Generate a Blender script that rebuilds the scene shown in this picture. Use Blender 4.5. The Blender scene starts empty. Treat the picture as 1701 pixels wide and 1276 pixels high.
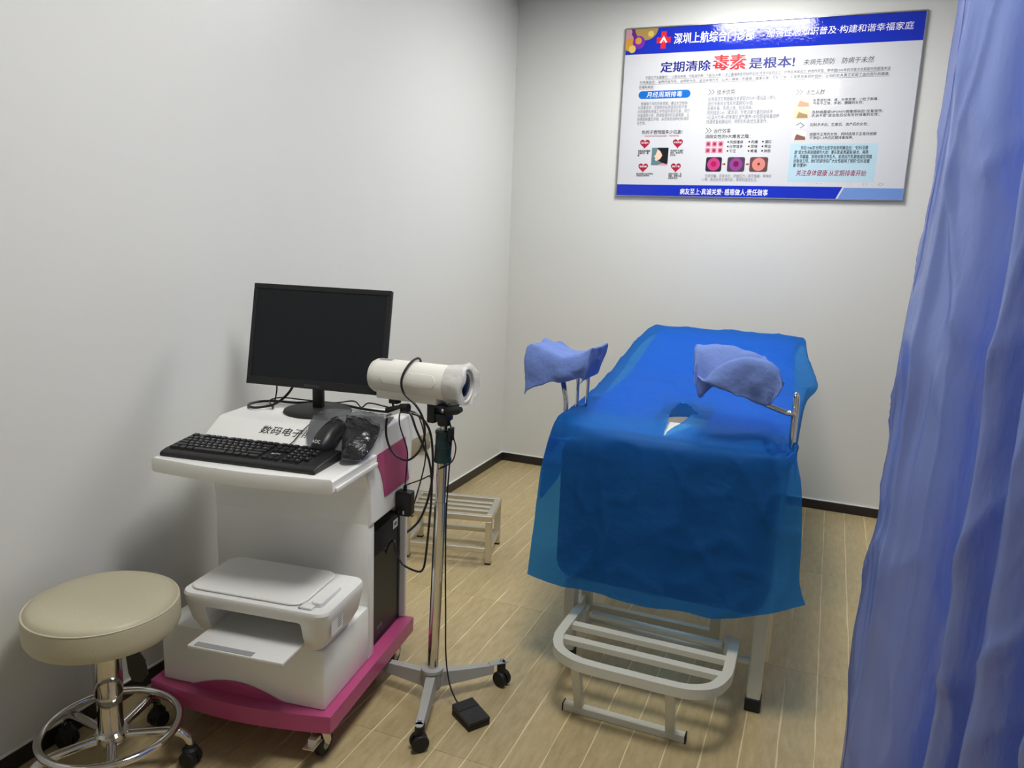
import bpy, bmesh, math, random
from mathutils import Vector, Matrix, noise
random.seed(7)
D = bpy.data
SC = bpy.context.scene
COL = SC.collection
R = math.radians
PI = math.pi

# ------------------------------------------------------------------ camera
cam_d = D.cameras.new('camera')
cam = D.objects.new('camera', cam_d)
COL.objects.link(cam)
cam_d.sensor_fit = 'HORIZONTAL'
cam_d.sensor_width = 36.0
cam_d.lens = 1279.56 / 1701 * 36.0
cam_d.clip_start = 0.02
YAW, PITCH, ROLL = -0.384937, -0.190853, 0.0391916
fw = Vector((math.sin(YAW) * math.cos(PITCH), math.cos(YAW) * math.cos(PITCH), math.sin(PITCH)))
rt = Vector((math.cos(YAW), -math.sin(YAW), 0))
up = rt.cross(fw)
rt2 = rt * math.cos(ROLL) + up * math.sin(ROLL)
up2 = -rt * math.sin(ROLL) + up * math.cos(ROLL)
M = Matrix((rt2, up2, -fw)).transposed().to_4x4()
M.translation = Vector((1.86181, -4.46394, 1.437))
cam.matrix_world = M
SC.camera = cam

# ------------------------------------------------------------------ world and exposure
wd = D.worlds.new('world')
SC.world = wd
wd.use_nodes = True
wd.node_tree.nodes['Background'].inputs[0].default_value = (0.8, 0.85, 0.9, 1)
wd.node_tree.nodes['Background'].inputs[1].default_value = 0.0
SC.view_settings.view_transform = 'Standard'
SC.view_settings.look = 'None'
SC.view_settings.gamma = 1.0
SC.view_settings.use_curve_mapping = False
SC.view_settings.exposure = 0.5
PANEL_STRENGTH = 25.0
PANEL_COLOR = (1.0, 0.985, 0.95)

# ------------------------------------------------------------------ materials
def lin(c):
    return tuple(((v / 255) / 12.92 if v / 255 <= 0.04045 else ((v / 255 + 0.055) / 1.055) ** 2.4) for v in c)

MATS = {}
def mat(name, rgb, rough=0.5, metal=0.0, spec=0.5, noise_scale=0, noise_amt=0.0, bump=0.0, bump_scale=60, coat=0.0, emit=0.0, alpha=1.0, trans=0.0, aniso=0.0, sheen=0.0):
    if name in MATS:
        return MATS[name]
    m = D.materials.new(name)
    m.use_nodes = True
    nt = m.node_tree
    b = nt.nodes['Principled BSDF']
    col = lin(rgb) + (1,)
    b.inputs['Base Color'].default_value = col
    b.inputs['Roughness'].default_value = rough
    b.inputs['Metallic'].default_value = metal
    b.inputs['Specular IOR Level'].default_value = spec
    b.inputs['Coat Weight'].default_value = coat
    b.inputs['Alpha'].default_value = alpha
    b.inputs['Transmission Weight'].default_value = trans
    b.inputs['Anisotropic'].default_value = aniso
    b.inputs['Sheen Weight'].default_value = sheen
    if emit:
        b.inputs['Emission Color'].default_value = col
        b.inputs['Emission Strength'].default_value = emit
    tc = nt.nodes.new('ShaderNodeTexCoord')
    if noise_amt:
        n = nt.nodes.new('ShaderNodeTexNoise')
        n.inputs['Scale'].default_value = noise_scale
        n.inputs['Detail'].default_value = 5
        nt.links.new(tc.outputs['Object'], n.inputs['Vector'])
        mx = nt.nodes.new('ShaderNodeMix')
        mx.data_type = 'RGBA'
        mx.inputs['A'].default_value = tuple(v * (1 - noise_amt) for v in col[:3]) + (1,)
        mx.inputs['B'].default_value = tuple(min(1, v * (1 + noise_amt)) for v in col[:3]) + (1,)
        nt.links.new(n.outputs['Fac'], mx.inputs['Factor'])
        nt.links.new(mx.outputs['Result'], b.inputs['Base Color'])
    if bump:
        n2 = nt.nodes.new('ShaderNodeTexNoise')
        n2.inputs['Scale'].default_value = bump_scale
        n2.inputs['Detail'].default_value = 4
        nt.links.new(tc.outputs['Object'], n2.inputs['Vector'])
        bp = nt.nodes.new('ShaderNodeBump')
        bp.inputs['Strength'].default_value = bump
        bp.inputs['Distance'].default_value = 0.01
        nt.links.new(n2.outputs['Fac'], bp.inputs['Height'])
        nt.links.new(bp.outputs['Normal'], b.inputs['Normal'])
    MATS[name] = m
    return m

def cloth_mat(name, rgb, translucent, transparent, rough=0.7, bump=0.3, bump_scale=40, spec=0.2, tint=None, fibre=False, t_rgb=None):
    """thin fabric: diffuse and gloss, light passing through, and a see-through share"""
    m = D.materials.new(name)
    m.use_nodes = True
    nt = m.node_tree
    b = nt.nodes['Principled BSDF']
    out = nt.nodes['Material Output']
    col = lin(rgb) + (1,)
    b.inputs['Base Color'].default_value = col
    b.inputs['Roughness'].default_value = rough
    b.inputs['Specular IOR Level'].default_value = spec
    tl = nt.nodes.new('ShaderNodeBsdfTranslucent')
    tl.inputs['Color'].default_value = (lin(t_rgb) + (1,)) if t_rgb else col
    tc = nt.nodes.new('ShaderNodeTexCoord')
    n = nt.nodes.new('ShaderNodeTexNoise')
    n.inputs['Scale'].default_value = bump_scale
    n.inputs['Detail'].default_value = 6
    mp = nt.nodes.new('ShaderNodeMapping')
    if fibre:
        mp.inputs['Scale'].default_value = (1, 1, 0.12)
    nt.links.new(tc.outputs['Object'], mp.inputs['Vector'])
    nt.links.new(mp.outputs['Vector'], n.inputs['Vector'])
    bp = nt.nodes.new('ShaderNodeBump')
    bp.inputs['Strength'].default_value = bump
    bp.inputs['Distance'].default_value = 0.01
    nt.links.new(n.outputs['Fac'], bp.inputs['Height'])
    nt.links.new(bp.outputs['Normal'], b.inputs['Normal'])
    nt.links.new(bp.outputs['Normal'], tl.inputs['Normal'])
    m1 = nt.nodes.new('ShaderNodeMixShader')
    m1.inputs[0].default_value = translucent
    nt.links.new(b.outputs[0], m1.inputs[1])
    nt.links.new(tl.outputs[0], m1.inputs[2])
    last = m1
    if transparent > 0:
        tr = nt.nodes.new('ShaderNodeBsdfTransparent')
        tr.inputs['Color'].default_value = (lin(tint) if tint else (1, 1, 1)) + (1,)
        m2 = nt.nodes.new('ShaderNodeMixShader')
        m2.inputs[0].default_value = transparent
        nt.links.new(m1.outputs[0], m2.inputs[1])
        nt.links.new(tr.outputs[0], m2.inputs[2])
        last = m2
    nt.links.new(last.outputs[0], out.inputs['Surface'])
    MATS[name] = m
    return m

WALL = mat('wall_paint', (218, 219, 216), 0.38, spec=0.35, bump=0.02, bump_scale=120)
CEIL = mat('ceiling_paint', (225, 224, 220), 0.8)
SKIRT = mat('dark_skirting', (38, 32, 32), 0.35, noise_scale=8, noise_amt=0.15)
WHITE = mat('white_lacquer', (236, 236, 232), 0.22, spec=0.5)
WPLAST = mat('white_plastic', (224, 224, 221), 0.32)
CAMWHITE = mat('warm_white_plastic', (222, 220, 212), 0.35)
PINK = mat('pink_lacquer', (180, 74, 122), 0.28)
BLACK = mat('black_plastic', (22, 22, 23), 0.42)
BLACKM = mat('black_matt_plastic', (20, 21, 22), 0.6, bump=0.05, bump_scale=400)
KEYM = mat('key_plastic', (28, 28, 30), 0.4)
SCREEN = mat('dark_screen', (27, 31, 34), 0.5, spec=0.25)
RUBBER = mat('black_rubber', (18, 18, 19), 0.6)
CABLE = mat('black_cable', (16, 16, 17), 0.45)
CHROME = mat('chrome', (215, 213, 210), 0.07, metal=1.0)
STEEL = mat('brushed_steel', (222, 219, 210), 0.34, metal=1.0, bump=0.06, bump_scale=90)
IVORY = mat('ivory_powder_coat', (203, 203, 190), 0.35)
GREYP = mat('grey_powder_coat', (165, 165, 160), 0.4)
GREYB = mat('grey_bracket', (160, 162, 160), 0.35)
TEAL = mat('dark_teal_plastic', (16, 50, 50), 0.32)
LEATHER = mat('beige_leatherette', (190, 183, 156), 0.42, noise_scale=5, noise_amt=0.04, bump=0.05, bump_scale=180)
PIPING = mat('beige_piping', (205, 197, 170), 0.45)
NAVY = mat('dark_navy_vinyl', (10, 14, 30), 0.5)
CUSHION = mat('lightened_blue_vinyl', (112, 176, 232), 0.5)  # blue lightened to brighten the sheet above; brightness put into the colour
CREAM = mat('cream_enamel', (226, 218, 200), 0.3)
BRONZE = mat('bronze_switch_plate', (150, 143, 120), 0.4)
STICK = mat('white_sticker', (225, 225, 225), 0.5)
GREYINK = mat('grey_ink', (105, 106, 108), 0.5)
ALU = mat('silver_poster_frame', (175, 177, 180), 0.28, metal=0.9)
GREYTRAY = mat('grey_inlay', (150, 151, 152), 0.35)
INKB = mat('black_ink', (26, 26, 30), 0.4)
INKW = mat('white_ink', (238, 238, 240), 0.4)
GROUT = mat('pale_grout', (222, 208, 164), 0.55)

# ------------------------------------------------------------------ mesh helpers
class MB:
    def __init__(s):
        s.v = []; s.f = []
    def add(s, vs, fs, T=None):
        o = len(s.v)
        s.v += [tuple(T @ Vector(v)) if T else tuple(v) for v in vs]
        s.f += [tuple(i + o for i in f) for f in fs]
        return s
    def box(s, x0, x1, y0, y1, z0, z1, bev=0.0, seg=2, T=None):
        if bev <= 0:
            vs = [(x, y, z) for z in (z0, z1) for y in (y0, y1) for x in (x0, x1)]
            fs = [(0, 2, 3, 1), (4, 5, 7, 6), (0, 1, 5, 4), (2, 6, 7, 3), (0, 4, 6, 2), (1, 3, 7, 5)]
            return s.add(vs, fs, T)
        bm = bmesh.new()
        bmesh.ops.create_cube(bm, size=1)
        for v in bm.verts:
            v.co = Vector(((x0 + x1) / 2 + v.co.x * (x1 - x0), (y0 + y1) / 2 + v.co.y * (y1 - y0), (z0 + z1) / 2 + v.co.z * (z1 - z0)))
        bmesh.ops.bevel(bm, geom=bm.edges[:], offset=bev, segments=seg, profile=0.5, affect='EDGES')
        return s.bm(bm, T)
    def bm(s, bm, T=None):
        bm.verts.ensure_lookup_table(); bm.verts.index_update()
        s.add([v.co.copy() for v in bm.verts], [tuple(v.index for v in f.verts) for f in bm.faces], T)
        bm.free()
        return s
    def loft(s, rings, cap0=True, cap1=True, closed=True, T=None):
        n = len(rings[0]); vs = [p for r in rings for p in r]; fs = []
        m = n if closed else n - 1
        for i in range(len(rings) - 1):
            for j in range(m):
                k = (j + 1) % n
                fs.append((i * n + j, i * n + k, (i + 1) * n + k, (i + 1) * n + j))
        if cap0: fs.append(tuple(range(n - 1, -1, -1)))
        if cap1: fs.append(tuple((len(rings) - 1) * n + j for j in range(n)))
        return s.add(vs, fs, T)
    def lathe(s, prof, seg=32, T=None, cap=True):
        rings = [[(r * math.cos(2 * PI * j / seg), r * math.sin(2 * PI * j / seg), z) for j in range(seg)] for r, z in prof]
        return s.loft(rings, cap, cap, True, T)
    def tube(s, pts, r, seg=10, closed=False, sq=None, T=None):
        """round tube (or sq=(half width, half height) rectangular tube) along points"""
        P = [Vector(p) for p in pts]; n = len(P); rings = []
        prev = None
        for i in range(n):
            if closed:
                d = (P[(i + 1) % n] - P[i - 1]).normalized()
            else:
                d = (P[min(i + 1, n - 1)] - P[max(i - 1, 0)]).normalized()
            if prev is None:
                a = Vector((0, 0, 1)) if abs(d.z) < 0.9 else Vector((1, 0, 0))
                nrm = (a - d * a.dot(d)).normalized()
            else:
                nrm = (prev - d * prev.dot(d)).normalized()
            prev = nrm
            bn = d.cross(nrm)
            rr = r[i] if isinstance(r, (list, tuple)) else r
            if sq:
                c = [(sq[0], sq[1]), (-sq[0], sq[1]), (-sq[0], -sq[1]), (sq[0], -sq[1])]
                rings.append([P[i] + bn * a_ + nrm * b_ for a_, b_ in c])
            else:
                rings.append([P[i] + (nrm * math.cos(2 * PI * j / seg) + bn * math.sin(2 * PI * j / seg)) * rr for j in range(seg)])
        if closed:
            rings.append(rings[0])
            return s.loft(rings, False, False, True, T)
        return s.loft(rings, True, True, True, T)
    def prism(s, poly, axis, a, b, T=None):
        """extrude a 2D polygon along axis from a to b"""
        def mk(p, c):
            return {'x': (c, p[0], p[1]), 'y': (p[0], c, p[1]), 'z': (p[0], p[1], c)}[axis]
        return s.loft([[mk(p, a) for p in poly], [mk(p, b) for p in poly]], True, True, True, T)
    def grid(s, rows, T=None):
        return s.loft(rows, False, False, False, T)
    def build(s, name, m, parent=None, smooth=True, angle=35, loc=None):
        me = D.meshes.new(name)
        me.from_pydata([tuple(v) for v in s.v], [], s.f)
        bm = bmesh.new(); bm.from_mesh(me)
        bmesh.ops.recalc_face_normals(bm, faces=bm.faces[:])
        bm.to_mesh(me); bm.free()
        if m: me.materials.append(m)
        if smooth:
            me.shade_smooth()
            me.set_sharp_from_angle(angle=R(angle))
        o = D.objects.new(name, me)
        COL.objects.link(o)
        if parent: o.parent = parent
        if loc: o.location = loc
        return o

def thing(name, label, cat, loc=(0, 0, 0), rz=0.0, group=None):
    o = D.objects.new(name, None)
    o.empty_display_size = 0.1
    COL.objects.link(o)
    o.location = loc; o.rotation_euler = (0, 0, rz)
    return tag(o, label, cat, group)
def tag(o, label, cat, group=None, kind=None):
    o['label'] = label; o['category'] = cat
    if group: o['group'] = group
    if kind: o['kind'] = kind
    return o
def struct(o):
    o['kind'] = 'structure'
    return o
def lab(o, s):
    o['label'] = s
    return o
def copy_tree(o, parent=None):
    c = o.copy(); COL.objects.link(c); c.parent = parent
    for ch in o.children: copy_tree(ch, c)
    return c

def cr(pts, n=8, closed=False):
    """Catmull-Rom through points"""
    P = [Vector(p) for p in pts]; L = len(P); out = []
    segs = L if closed else L - 1
    for i in range(segs):
        if closed:
            a, b, c, d = P[i - 1], P[i], P[(i + 1) % L], P[(i + 2) % L]
        else:
            a, b, c, d = P[max(i - 1, 0)], P[i], P[i + 1], P[min(i + 2, L - 1)]
        for k in range(n):
            t = k / n
            out.append(0.5 * ((2 * b) + (c - a) * t + (2 * a - 5 * b + 4 * c - d) * t * t + (3 * b - a - 3 * c + d) * t ** 3))
    if not closed: out.append(P[-1])
    return out
def net(rows, n=8, m=8):
    """bicubic Catmull-Rom surface through a control net"""
    R1 = [cr(r, m) for r in rows]
    cols = [cr([R1[i][j] for i in range(len(R1))], n) for j in range(len(R1[0]))]
    return [[cols[j][i] for j in range(len(cols))] for i in range(len(cols[0]))]
def rrect(x0, x1, y0, y1, r, z, k=5):
    pts = []
    for cx, cy, a0 in ((x1 - r, y1 - r, 0), (x0 + r, y1 - r, 90), (x0 + r, y0 + r, 180), (x1 - r, y0 + r, 270)):
        for i in range(k + 1):
            a = R(a0 + 90 * i / k)
            pts.append((cx + r * math.cos(a), cy + r * math.sin(a), z))
    return pts
def nz(p, s, seed=0.0):
    return noise.noise(Vector(p) * s + Vector((seed, seed * 1.7, -seed)))
def cable(name, pts, r, label, m=CABLE, cat='cable', parent=None, n=8, group=None):
    o = MB().tube(cr(pts, n), r, 8).build(name, m, parent)
    if parent is None: tag(o, label, cat, group)
    return o
def cutout(o, cutters):
    tmp = []
    for c in cutters:
        md = o.modifiers.new('cut', 'BOOLEAN')
        md.operation = 'DIFFERENCE'; md.solver = 'EXACT'; md.object = c
        tmp.append(c)
    bpy.context.view_layer.update()
    dg = bpy.context.evaluated_depsgraph_get()
    me = D.meshes.new_from_object(o.evaluated_get(dg))
    o.modifiers.clear()
    o.data = me
    me.shade_smooth(); me.set_sharp_from_angle(angle=R(35))
    for c in tmp: D.objects.remove(c)
    return o

# ---- lettering: text curves are turned into meshes in one batch at the end
TEXTS = []
def text(body, name, m, parent, frame, rect, bold=0.0, res=2, shear=0.0, align='LEFT', spacing=1.0):
    """frame = (origin, x axis, y axis); rect = (x0, x1, y0, y1) in that frame"""
    cu = D.curves.new(name, 'FONT')
    cu.body = body; cu.size = 1.0; cu.resolution_u = res
    cu.shear = shear; cu.align_x = align; cu.space_line = spacing
    o = D.objects.new(name + '_curve', cu)
    COL.objects.link(o)
    TEXTS.append((o, name, m, parent, frame, rect, bold))
def flush_texts():
    bpy.context.view_layer.update()
    dg = bpy.context.evaluated_depsgraph_get()
    for o, name, m, parent, (org, ax, ay), (x0, x1, y0, y1), bold in TEXTS:
        me = D.meshes.new_from_object(o.evaluated_get(dg))
        me.name = name
        xs = [v.co.x for v in me.vertices]; ys = [v.co.y for v in me.vertices]
        if not xs:
            D.objects.remove(o); continue
        bx0, bx1, by0, by1 = min(xs), max(xs), min(ys), max(ys)
        org = Vector(org); ax = Vector(ax); ay = Vector(ay)
        for v in me.vertices:
            u = x0 + (v.co.x - bx0) / (bx1 - bx0) * (x1 - x0)
            w = y0 + (v.co.y - by0) / max(by1 - by0, 1e-6) * (y1 - y0)
            v.co = org + ax * u + ay * w
        if bold:   # heavier strokes: slightly shifted copies of the glyphs in the same mesh
            sx = bold * (x1 - x0) / (bx1 - bx0); sy = bold * (y1 - y0) / max(by1 - by0, 1e-6)
            bm = bmesh.new(); bm.from_mesh(me)
            geo = bm.verts[:] + bm.edges[:] + bm.faces[:]
            nrm = ax.cross(ay).normalized()
            for k, (dx, dy) in enumerate(((1, .6), (-1, .6), (1, -.6), (-1, -.6))):
                d = bmesh.ops.duplicate(bm, geom=geo)
                off = ax * (sx * dx) + ay * (sy * dy) + nrm * (.00002 * (k + 1))
                for v in d['geom']:
                    if isinstance(v, bmesh.types.BMVert): v.co += off
            bm.to_mesh(me); bm.free()
        me.materials.clear(); me.materials.append(m)
        t = D.objects.new(name, me)
        COL.objects.link(t); t.parent = parent
        D.objects.remove(o)

# ================================================================== ROOM
RX, RY, RZ = 3.4, -5.7, 2.8
# floor: pale grout bed with single planks laid on it
gb = MB().box(-0.1, RX + 0.1, RY - 0.1, 0.1, -0.06, -0.0012)
floor = struct(gb.build('floor', GROUT, smooth=False))

def plank_material():
    m = D.materials.new('beige_wood_plank'); m.use_nodes = True
    nt = m.node_tree; b = nt.nodes['Principled BSDF']
    tc = nt.nodes.new('ShaderNodeTexCoord'); oi = nt.nodes.new('ShaderNodeObjectInfo')
    mp = nt.nodes.new('ShaderNodeMapping'); mp.inputs['Scale'].default_value = (1.0, 0.22, 1.0)
    ad = nt.nodes.new('ShaderNodeVectorMath'); ad.operation = 'ADD'
    sc = nt.nodes.new('ShaderNodeVectorMath'); sc.operation = 'SCALE'; sc.inputs['Scale'].default_value = 37.0
    cmb = nt.nodes.new('ShaderNodeCombineXYZ')
    nt.links.new(oi.outputs['Random'], cmb.inputs[0]); nt.links.new(oi.outputs['Random'], cmb.inputs[1])
    nt.links.new(cmb.outputs[0], sc.inputs[0])
    nt.links.new(tc.outputs['Object'], mp.inputs['Vector'])
    nt.links.new(mp.outputs['Vector'], ad.inputs[0]); nt.links.new(sc.outputs['Vector'], ad.inputs[1])
    n1 = nt.nodes.new('ShaderNodeTexNoise'); n1.inputs['Scale'].default_value = 55; n1.inputs['Detail'].default_value = 7
    n1.inputs['Roughness'].default_value = 0.62
    nt.links.new(ad.outputs['Vector'], n1.inputs['Vector'])
    rp = nt.nodes.new('ShaderNodeValToRGB')
    rp.color_ramp.elements[0].position = 0.3; rp.color_ramp.elements[0].color = lin((180, 160, 116)) + (1,)
    rp.color_ramp.elements[1].position = 0.72; rp.color_ramp.elements[1].color = lin((204, 186, 142)) + (1,)
    nt.links.new(n1.outputs['Fac'], rp.inputs['Fac'])
    n3 = nt.nodes.new('ShaderNodeTexNoise'); n3.inputs['Scale'].default_value = 260; n3.inputs['Detail'].default_value = 3
    nt.links.new(tc.outputs['Object'], n3.inputs['Vector'])
    mx = nt.nodes.new('ShaderNodeMix'); mx.data_type = 'RGBA'; mx.blend_type = 'MULTIPLY'; mx.inputs['Factor'].default_value = 0.25
    nt.links.new(rp.outputs['Color'], mx.inputs['A']); nt.links.new(n3.outputs['Color'], mx.inputs['B'])
    hs = nt.nodes.new('ShaderNodeHueSaturation')
    mr = nt.nodes.new('ShaderNodeMapRange'); mr.inputs['To Min'].default_value = 0.95; mr.inputs['To Max'].default_value = 1.05
    nt.links.new(oi.outputs['Random'], mr.inputs['Value']); nt.links.new(mr.outputs['Result'], hs.inputs['Value'])
    nt.links.new(mx.outputs['Result'], hs.inputs['Color'])
    nt.links.new(hs.outputs['Color'], b.inputs['Base Color'])
    bp = nt.nodes.new('ShaderNodeBump'); bp.inputs['Strength'].default_value = 0.12; bp.inputs['Distance'].default_value = 0.004
    nt.links.new(n1.outputs['Fac'], bp.inputs['Height']); nt.links.new(bp.outputs['Normal'], b.inputs['Normal'])
    b.inputs['Roughness'].default_value = 0.3
    b.inputs['Specular IOR Level'].default_value = 0.45
    return m
PLANK = plank_material()
PW, PL = 0.1, 0.9
def plank_mesh(seed):
    # a plank whose long edges wander a little, as the grain edges do
    rnd = random.Random(seed); n = 12; g = 0.0011
    L = []; Rr = []
    wl = [rnd.uniform(-0.0016, 0.0016) for _ in range(n + 1)]; wr = [rnd.uniform(-0.0016, 0.0016) for _ in range(n + 1)]
    for i in range(n + 1):
        y = -PL / 2 + 0.0007 + (PL - 0.0014) * i / n
        L.append((-PW / 2 + g + wl[i] + 0.001, y)); Rr.append((PW / 2 - g + wr[i] - 0.001, y))
    poly = L + Rr[::-1]
    return MB().prism(poly, 'z', -0.004, 0.0)
pm = []
for k in range(6):
    o = plank_mesh(k).build('floor_plank', PLANK, None, smooth=False)
    pm.append(o.data); D.objects.remove(o)
ix = 0
for j in range(7):
    yc = -0.03 - PL / 2 + 0.0 - PL * (j - 0) + 0.0
    yc = 0.45 - 0.03 - PL * j
    for i in range(int(RX / PW) + 1):
        xc = 0.013 + PW * i + 0.0
        if xc - PW / 2 > RX or yc - PL / 2 > 0.0 or yc + PL / 2 < RY: continue
        o = D.objects.new('floor_plank', random.choice(pm))
        COL.objects.link(o); o.parent = floor; o.location = (xc, yc, 0.0)

struct(MB().box(-0.15, 0, RY - 0.15, 0.15, 0, RZ).build('wall_left', WALL, smooth=False))
struct(MB().box(0, RX + 0.15, 0, 0.15, 0, RZ).build('wall_back', WALL, smooth=False))
struct(MB().box(RX, RX + 0.15, RY - 0.15, 0, 0, RZ).build('wall_right', WALL, smooth=False))
struct(MB().box(0, RX, RY - 0.15, RY, 0, RZ).build('wall_front', WALL, smooth=False))
struct(MB().box(-0.15, RX + 0.15, RY - 0.15, 0.15, RZ, RZ + 0.1).build('ceiling', CEIL, smooth=False))
struct(MB().box(0, 0.010, RY, 0, 0, 0.052, 0.002, 1).build('baseboard_left', SKIRT, smooth=False))
struct(MB().box(0.010, RX, -0.010, 0, 0, 0.052, 0.002, 1).build('baseboard_back', SKIRT, smooth=False))
struct(MB().box(RX - 0.010, RX, RY, -0.010, 0, 0.052, 0.002, 1).build('baseboard_right', SKIRT, smooth=False))
# thin pale bead on top of the skirting
struct(MB().box(0, 0.008, RY, 0, 0.052, 0.0555).build('trim_1', WHITE, smooth=False))
struct(MB().box(0.008, RX, -0.008, 0, 0.052, 0.0555).build('trim_2', WHITE, smooth=False))

# the two ceiling panel lights whose mirror images show in the poster gloss
DIFF = D.materials.new('panel_diffuser'); DIFF.use_nodes = True
_b = DIFF.node_tree.nodes['Principled BSDF']
_b.inputs['Base Color'].default_value = (0.9, 0.9, 0.9, 1)
_b.inputs['Emission Color'].default_value = PANEL_COLOR + (1,)
_b.inputs['Emission Strength'].default_value = PANEL_STRENGTH
for (x, y, l) in ((1.31, -0.84, 'square flat ceiling light panel above the exam bed'),
                  (1.41, -3.02, 'square flat ceiling light panel above the computer cart')):
    t = thing('ceiling_light_offscreen', l, 'ceiling light', (x, y, RZ), 0, 'square ceiling panels')
    fr = MB()
    for (a, b, c, d) in ((-.3, .3, -.3, -.285), (-.3, .3, .285, .3), (-.3, -.285, -.285, .285), (.285, .3, -.285, .285)):
        fr.box(a, b, c, d, -0.014, 0)
    fr.build('frame', WHITE, t, smooth=False)
    MB().box(-.285, .285, -.285, .285, -0.010, -0.004).build('diffuser_offscreen', DIFF, t, smooth=False)

# ================================================================== EXAM BED
bed = thing('exam_bed', 'ivory steel gynaecology exam bed with raised headrest and folding step, covered in blue sheet', 'exam bed', (1.42, -1.2, 0), 0)
BX, BY = 1.42, -1.2
def B(x, y, z): return (x - BX, y - BY, z)
def bbox(mb, x0, x1, y0, y1, z0, z1, bev=0.004):
    return mb.box(x0 - BX, x1 - BX, y0 - BY, y1 - BY, z0, z1, bev, 1)
for (x, y) in ((1.155, -2.105), (1.775, -2.125), (1.09, -0.42), (1.70, -0.42)):
    l = bbox(MB(), x - .021, x + .021, y - .021, y + .021, 0.04, 0.78).build('leg', IVORY, bed)
    bbox(MB(), x - .024, x + .024, y - .024, y + .024, 0.0, 0.045, 0.003).build('rubber_foot', RUBBER, l)
# frames under the cushions
fr = MB()
for x, xh in ((1.155, 1.09), (1.775, 1.70)):
    fr.tube([B(x, -2.1, 0.765), B(xh, -0.42, 0.765)], 0, sq=(0.02, 0.02))
fr.tube([B(1.155, -2.1, 0.765), B(1.775, -2.12, 0.765)], 0, sq=(0.02, 0.02))
fr.tube([B(1.09, -0.42, 0.765), B(1.70, -0.42, 0.765)], 0, sq=(0.02, 0.02))
fr.build('bed_frame', IVORY, bed)
MB().tube([B(1.157, -2.09, 0.15), B(1.09, -0.42, 0.15)], 0, sq=(0.012, 0.018)).build('side_rail', IVORY, bed)
MB().tube([B(1.777, -2.11, 0.15), B(1.70, -0.42, 0.15)], 0, sq=(0.012, 0.018)).build('side_rail', IVORY, bed)
MB().tube([B(1.09, -0.42, 0.15), B(1.70, -0.42, 0.15)], 0, sq=(0.012, 0.018)).build('cross_rail', IVORY, bed)
MB().tube([B(1.16, -2.10, 0.155), B(1.79, -2.125, 0.155)], 0.014, 12).build('cross_bar', IVORY, bed)
# drop frame hanging between the side rails
df = MB()
for x in (1.163, 1.622):
    df.tube([B(x, -1.93, 0.10), B(x, -1.93, 0.76)], 0, sq=(0.017, 0.017))
df.tube([B(1.18, -1.93, 0.122), B(1.605, -1.93, 0.122)], 0, sq=(0.012, 0.012))
df.build('drop_frame', IVORY, bed)
MB().tube([B(1.797, -2.03, 0.12), B(1.797, -2.03, 0.76)], 0, sq=(0.008, 0.008)).build('adjusting_rod', STEEL, bed)
# cushions
def quad_prism(p4, th):
    """slab from four top corners, bevelled"""
    bm = bmesh.new()
    top = [bm.verts.new(Vector(p)) for p in p4]
    n = (Vector(p4[1]) - Vector(p4[0])).cross(Vector(p4[3]) - Vector(p4[0])).normalized()
    bot = [bm.verts.new(Vector(p) - n * th) for p in p4]
    bm.faces.new(top); bm.faces.new(bot[::-1])
    for i in range(4):
        bm.faces.new((top[i], bot[i], bot[(i + 1) % 4], top[(i + 1) % 4]))
    bmesh.ops.bevel(bm, geom=bm.edges[:], offset=0.018, segments=3, profile=0.5, affect='EDGES')
    mb = MB(); mb.bm(bm); return mb
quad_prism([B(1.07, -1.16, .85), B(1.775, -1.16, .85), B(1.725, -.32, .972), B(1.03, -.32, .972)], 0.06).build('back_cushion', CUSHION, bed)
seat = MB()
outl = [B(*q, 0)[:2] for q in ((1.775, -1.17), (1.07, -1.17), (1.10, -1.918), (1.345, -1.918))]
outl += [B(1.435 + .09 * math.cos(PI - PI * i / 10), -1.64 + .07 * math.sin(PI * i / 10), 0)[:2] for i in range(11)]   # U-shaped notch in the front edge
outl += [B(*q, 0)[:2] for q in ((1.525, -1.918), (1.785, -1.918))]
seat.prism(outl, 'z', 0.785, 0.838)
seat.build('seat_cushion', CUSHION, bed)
# pale hinge board between seat cushion and lowered leg panel
bs = MB()
bs.loft([rrect(1.115 - BX, 1.79 - BX, -2.14 - BY, -1.925 - BY, .03, .80), rrect(1.115 - BX, 1.79 - BX, -2.14 - BY, -1.925 - BY, .03, .838),
         rrect(1.119 - BX, 1.786 - BX, -2.136 - BY, -1.929 - BY, .03, .842)])
bs.build('hinge_board', CREAM, bed)
# lowered leg panel
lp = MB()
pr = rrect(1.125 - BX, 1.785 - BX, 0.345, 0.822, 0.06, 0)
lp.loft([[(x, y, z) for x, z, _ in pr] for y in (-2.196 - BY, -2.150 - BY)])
lp.build('leg_panel', NAVY, bed)
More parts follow.
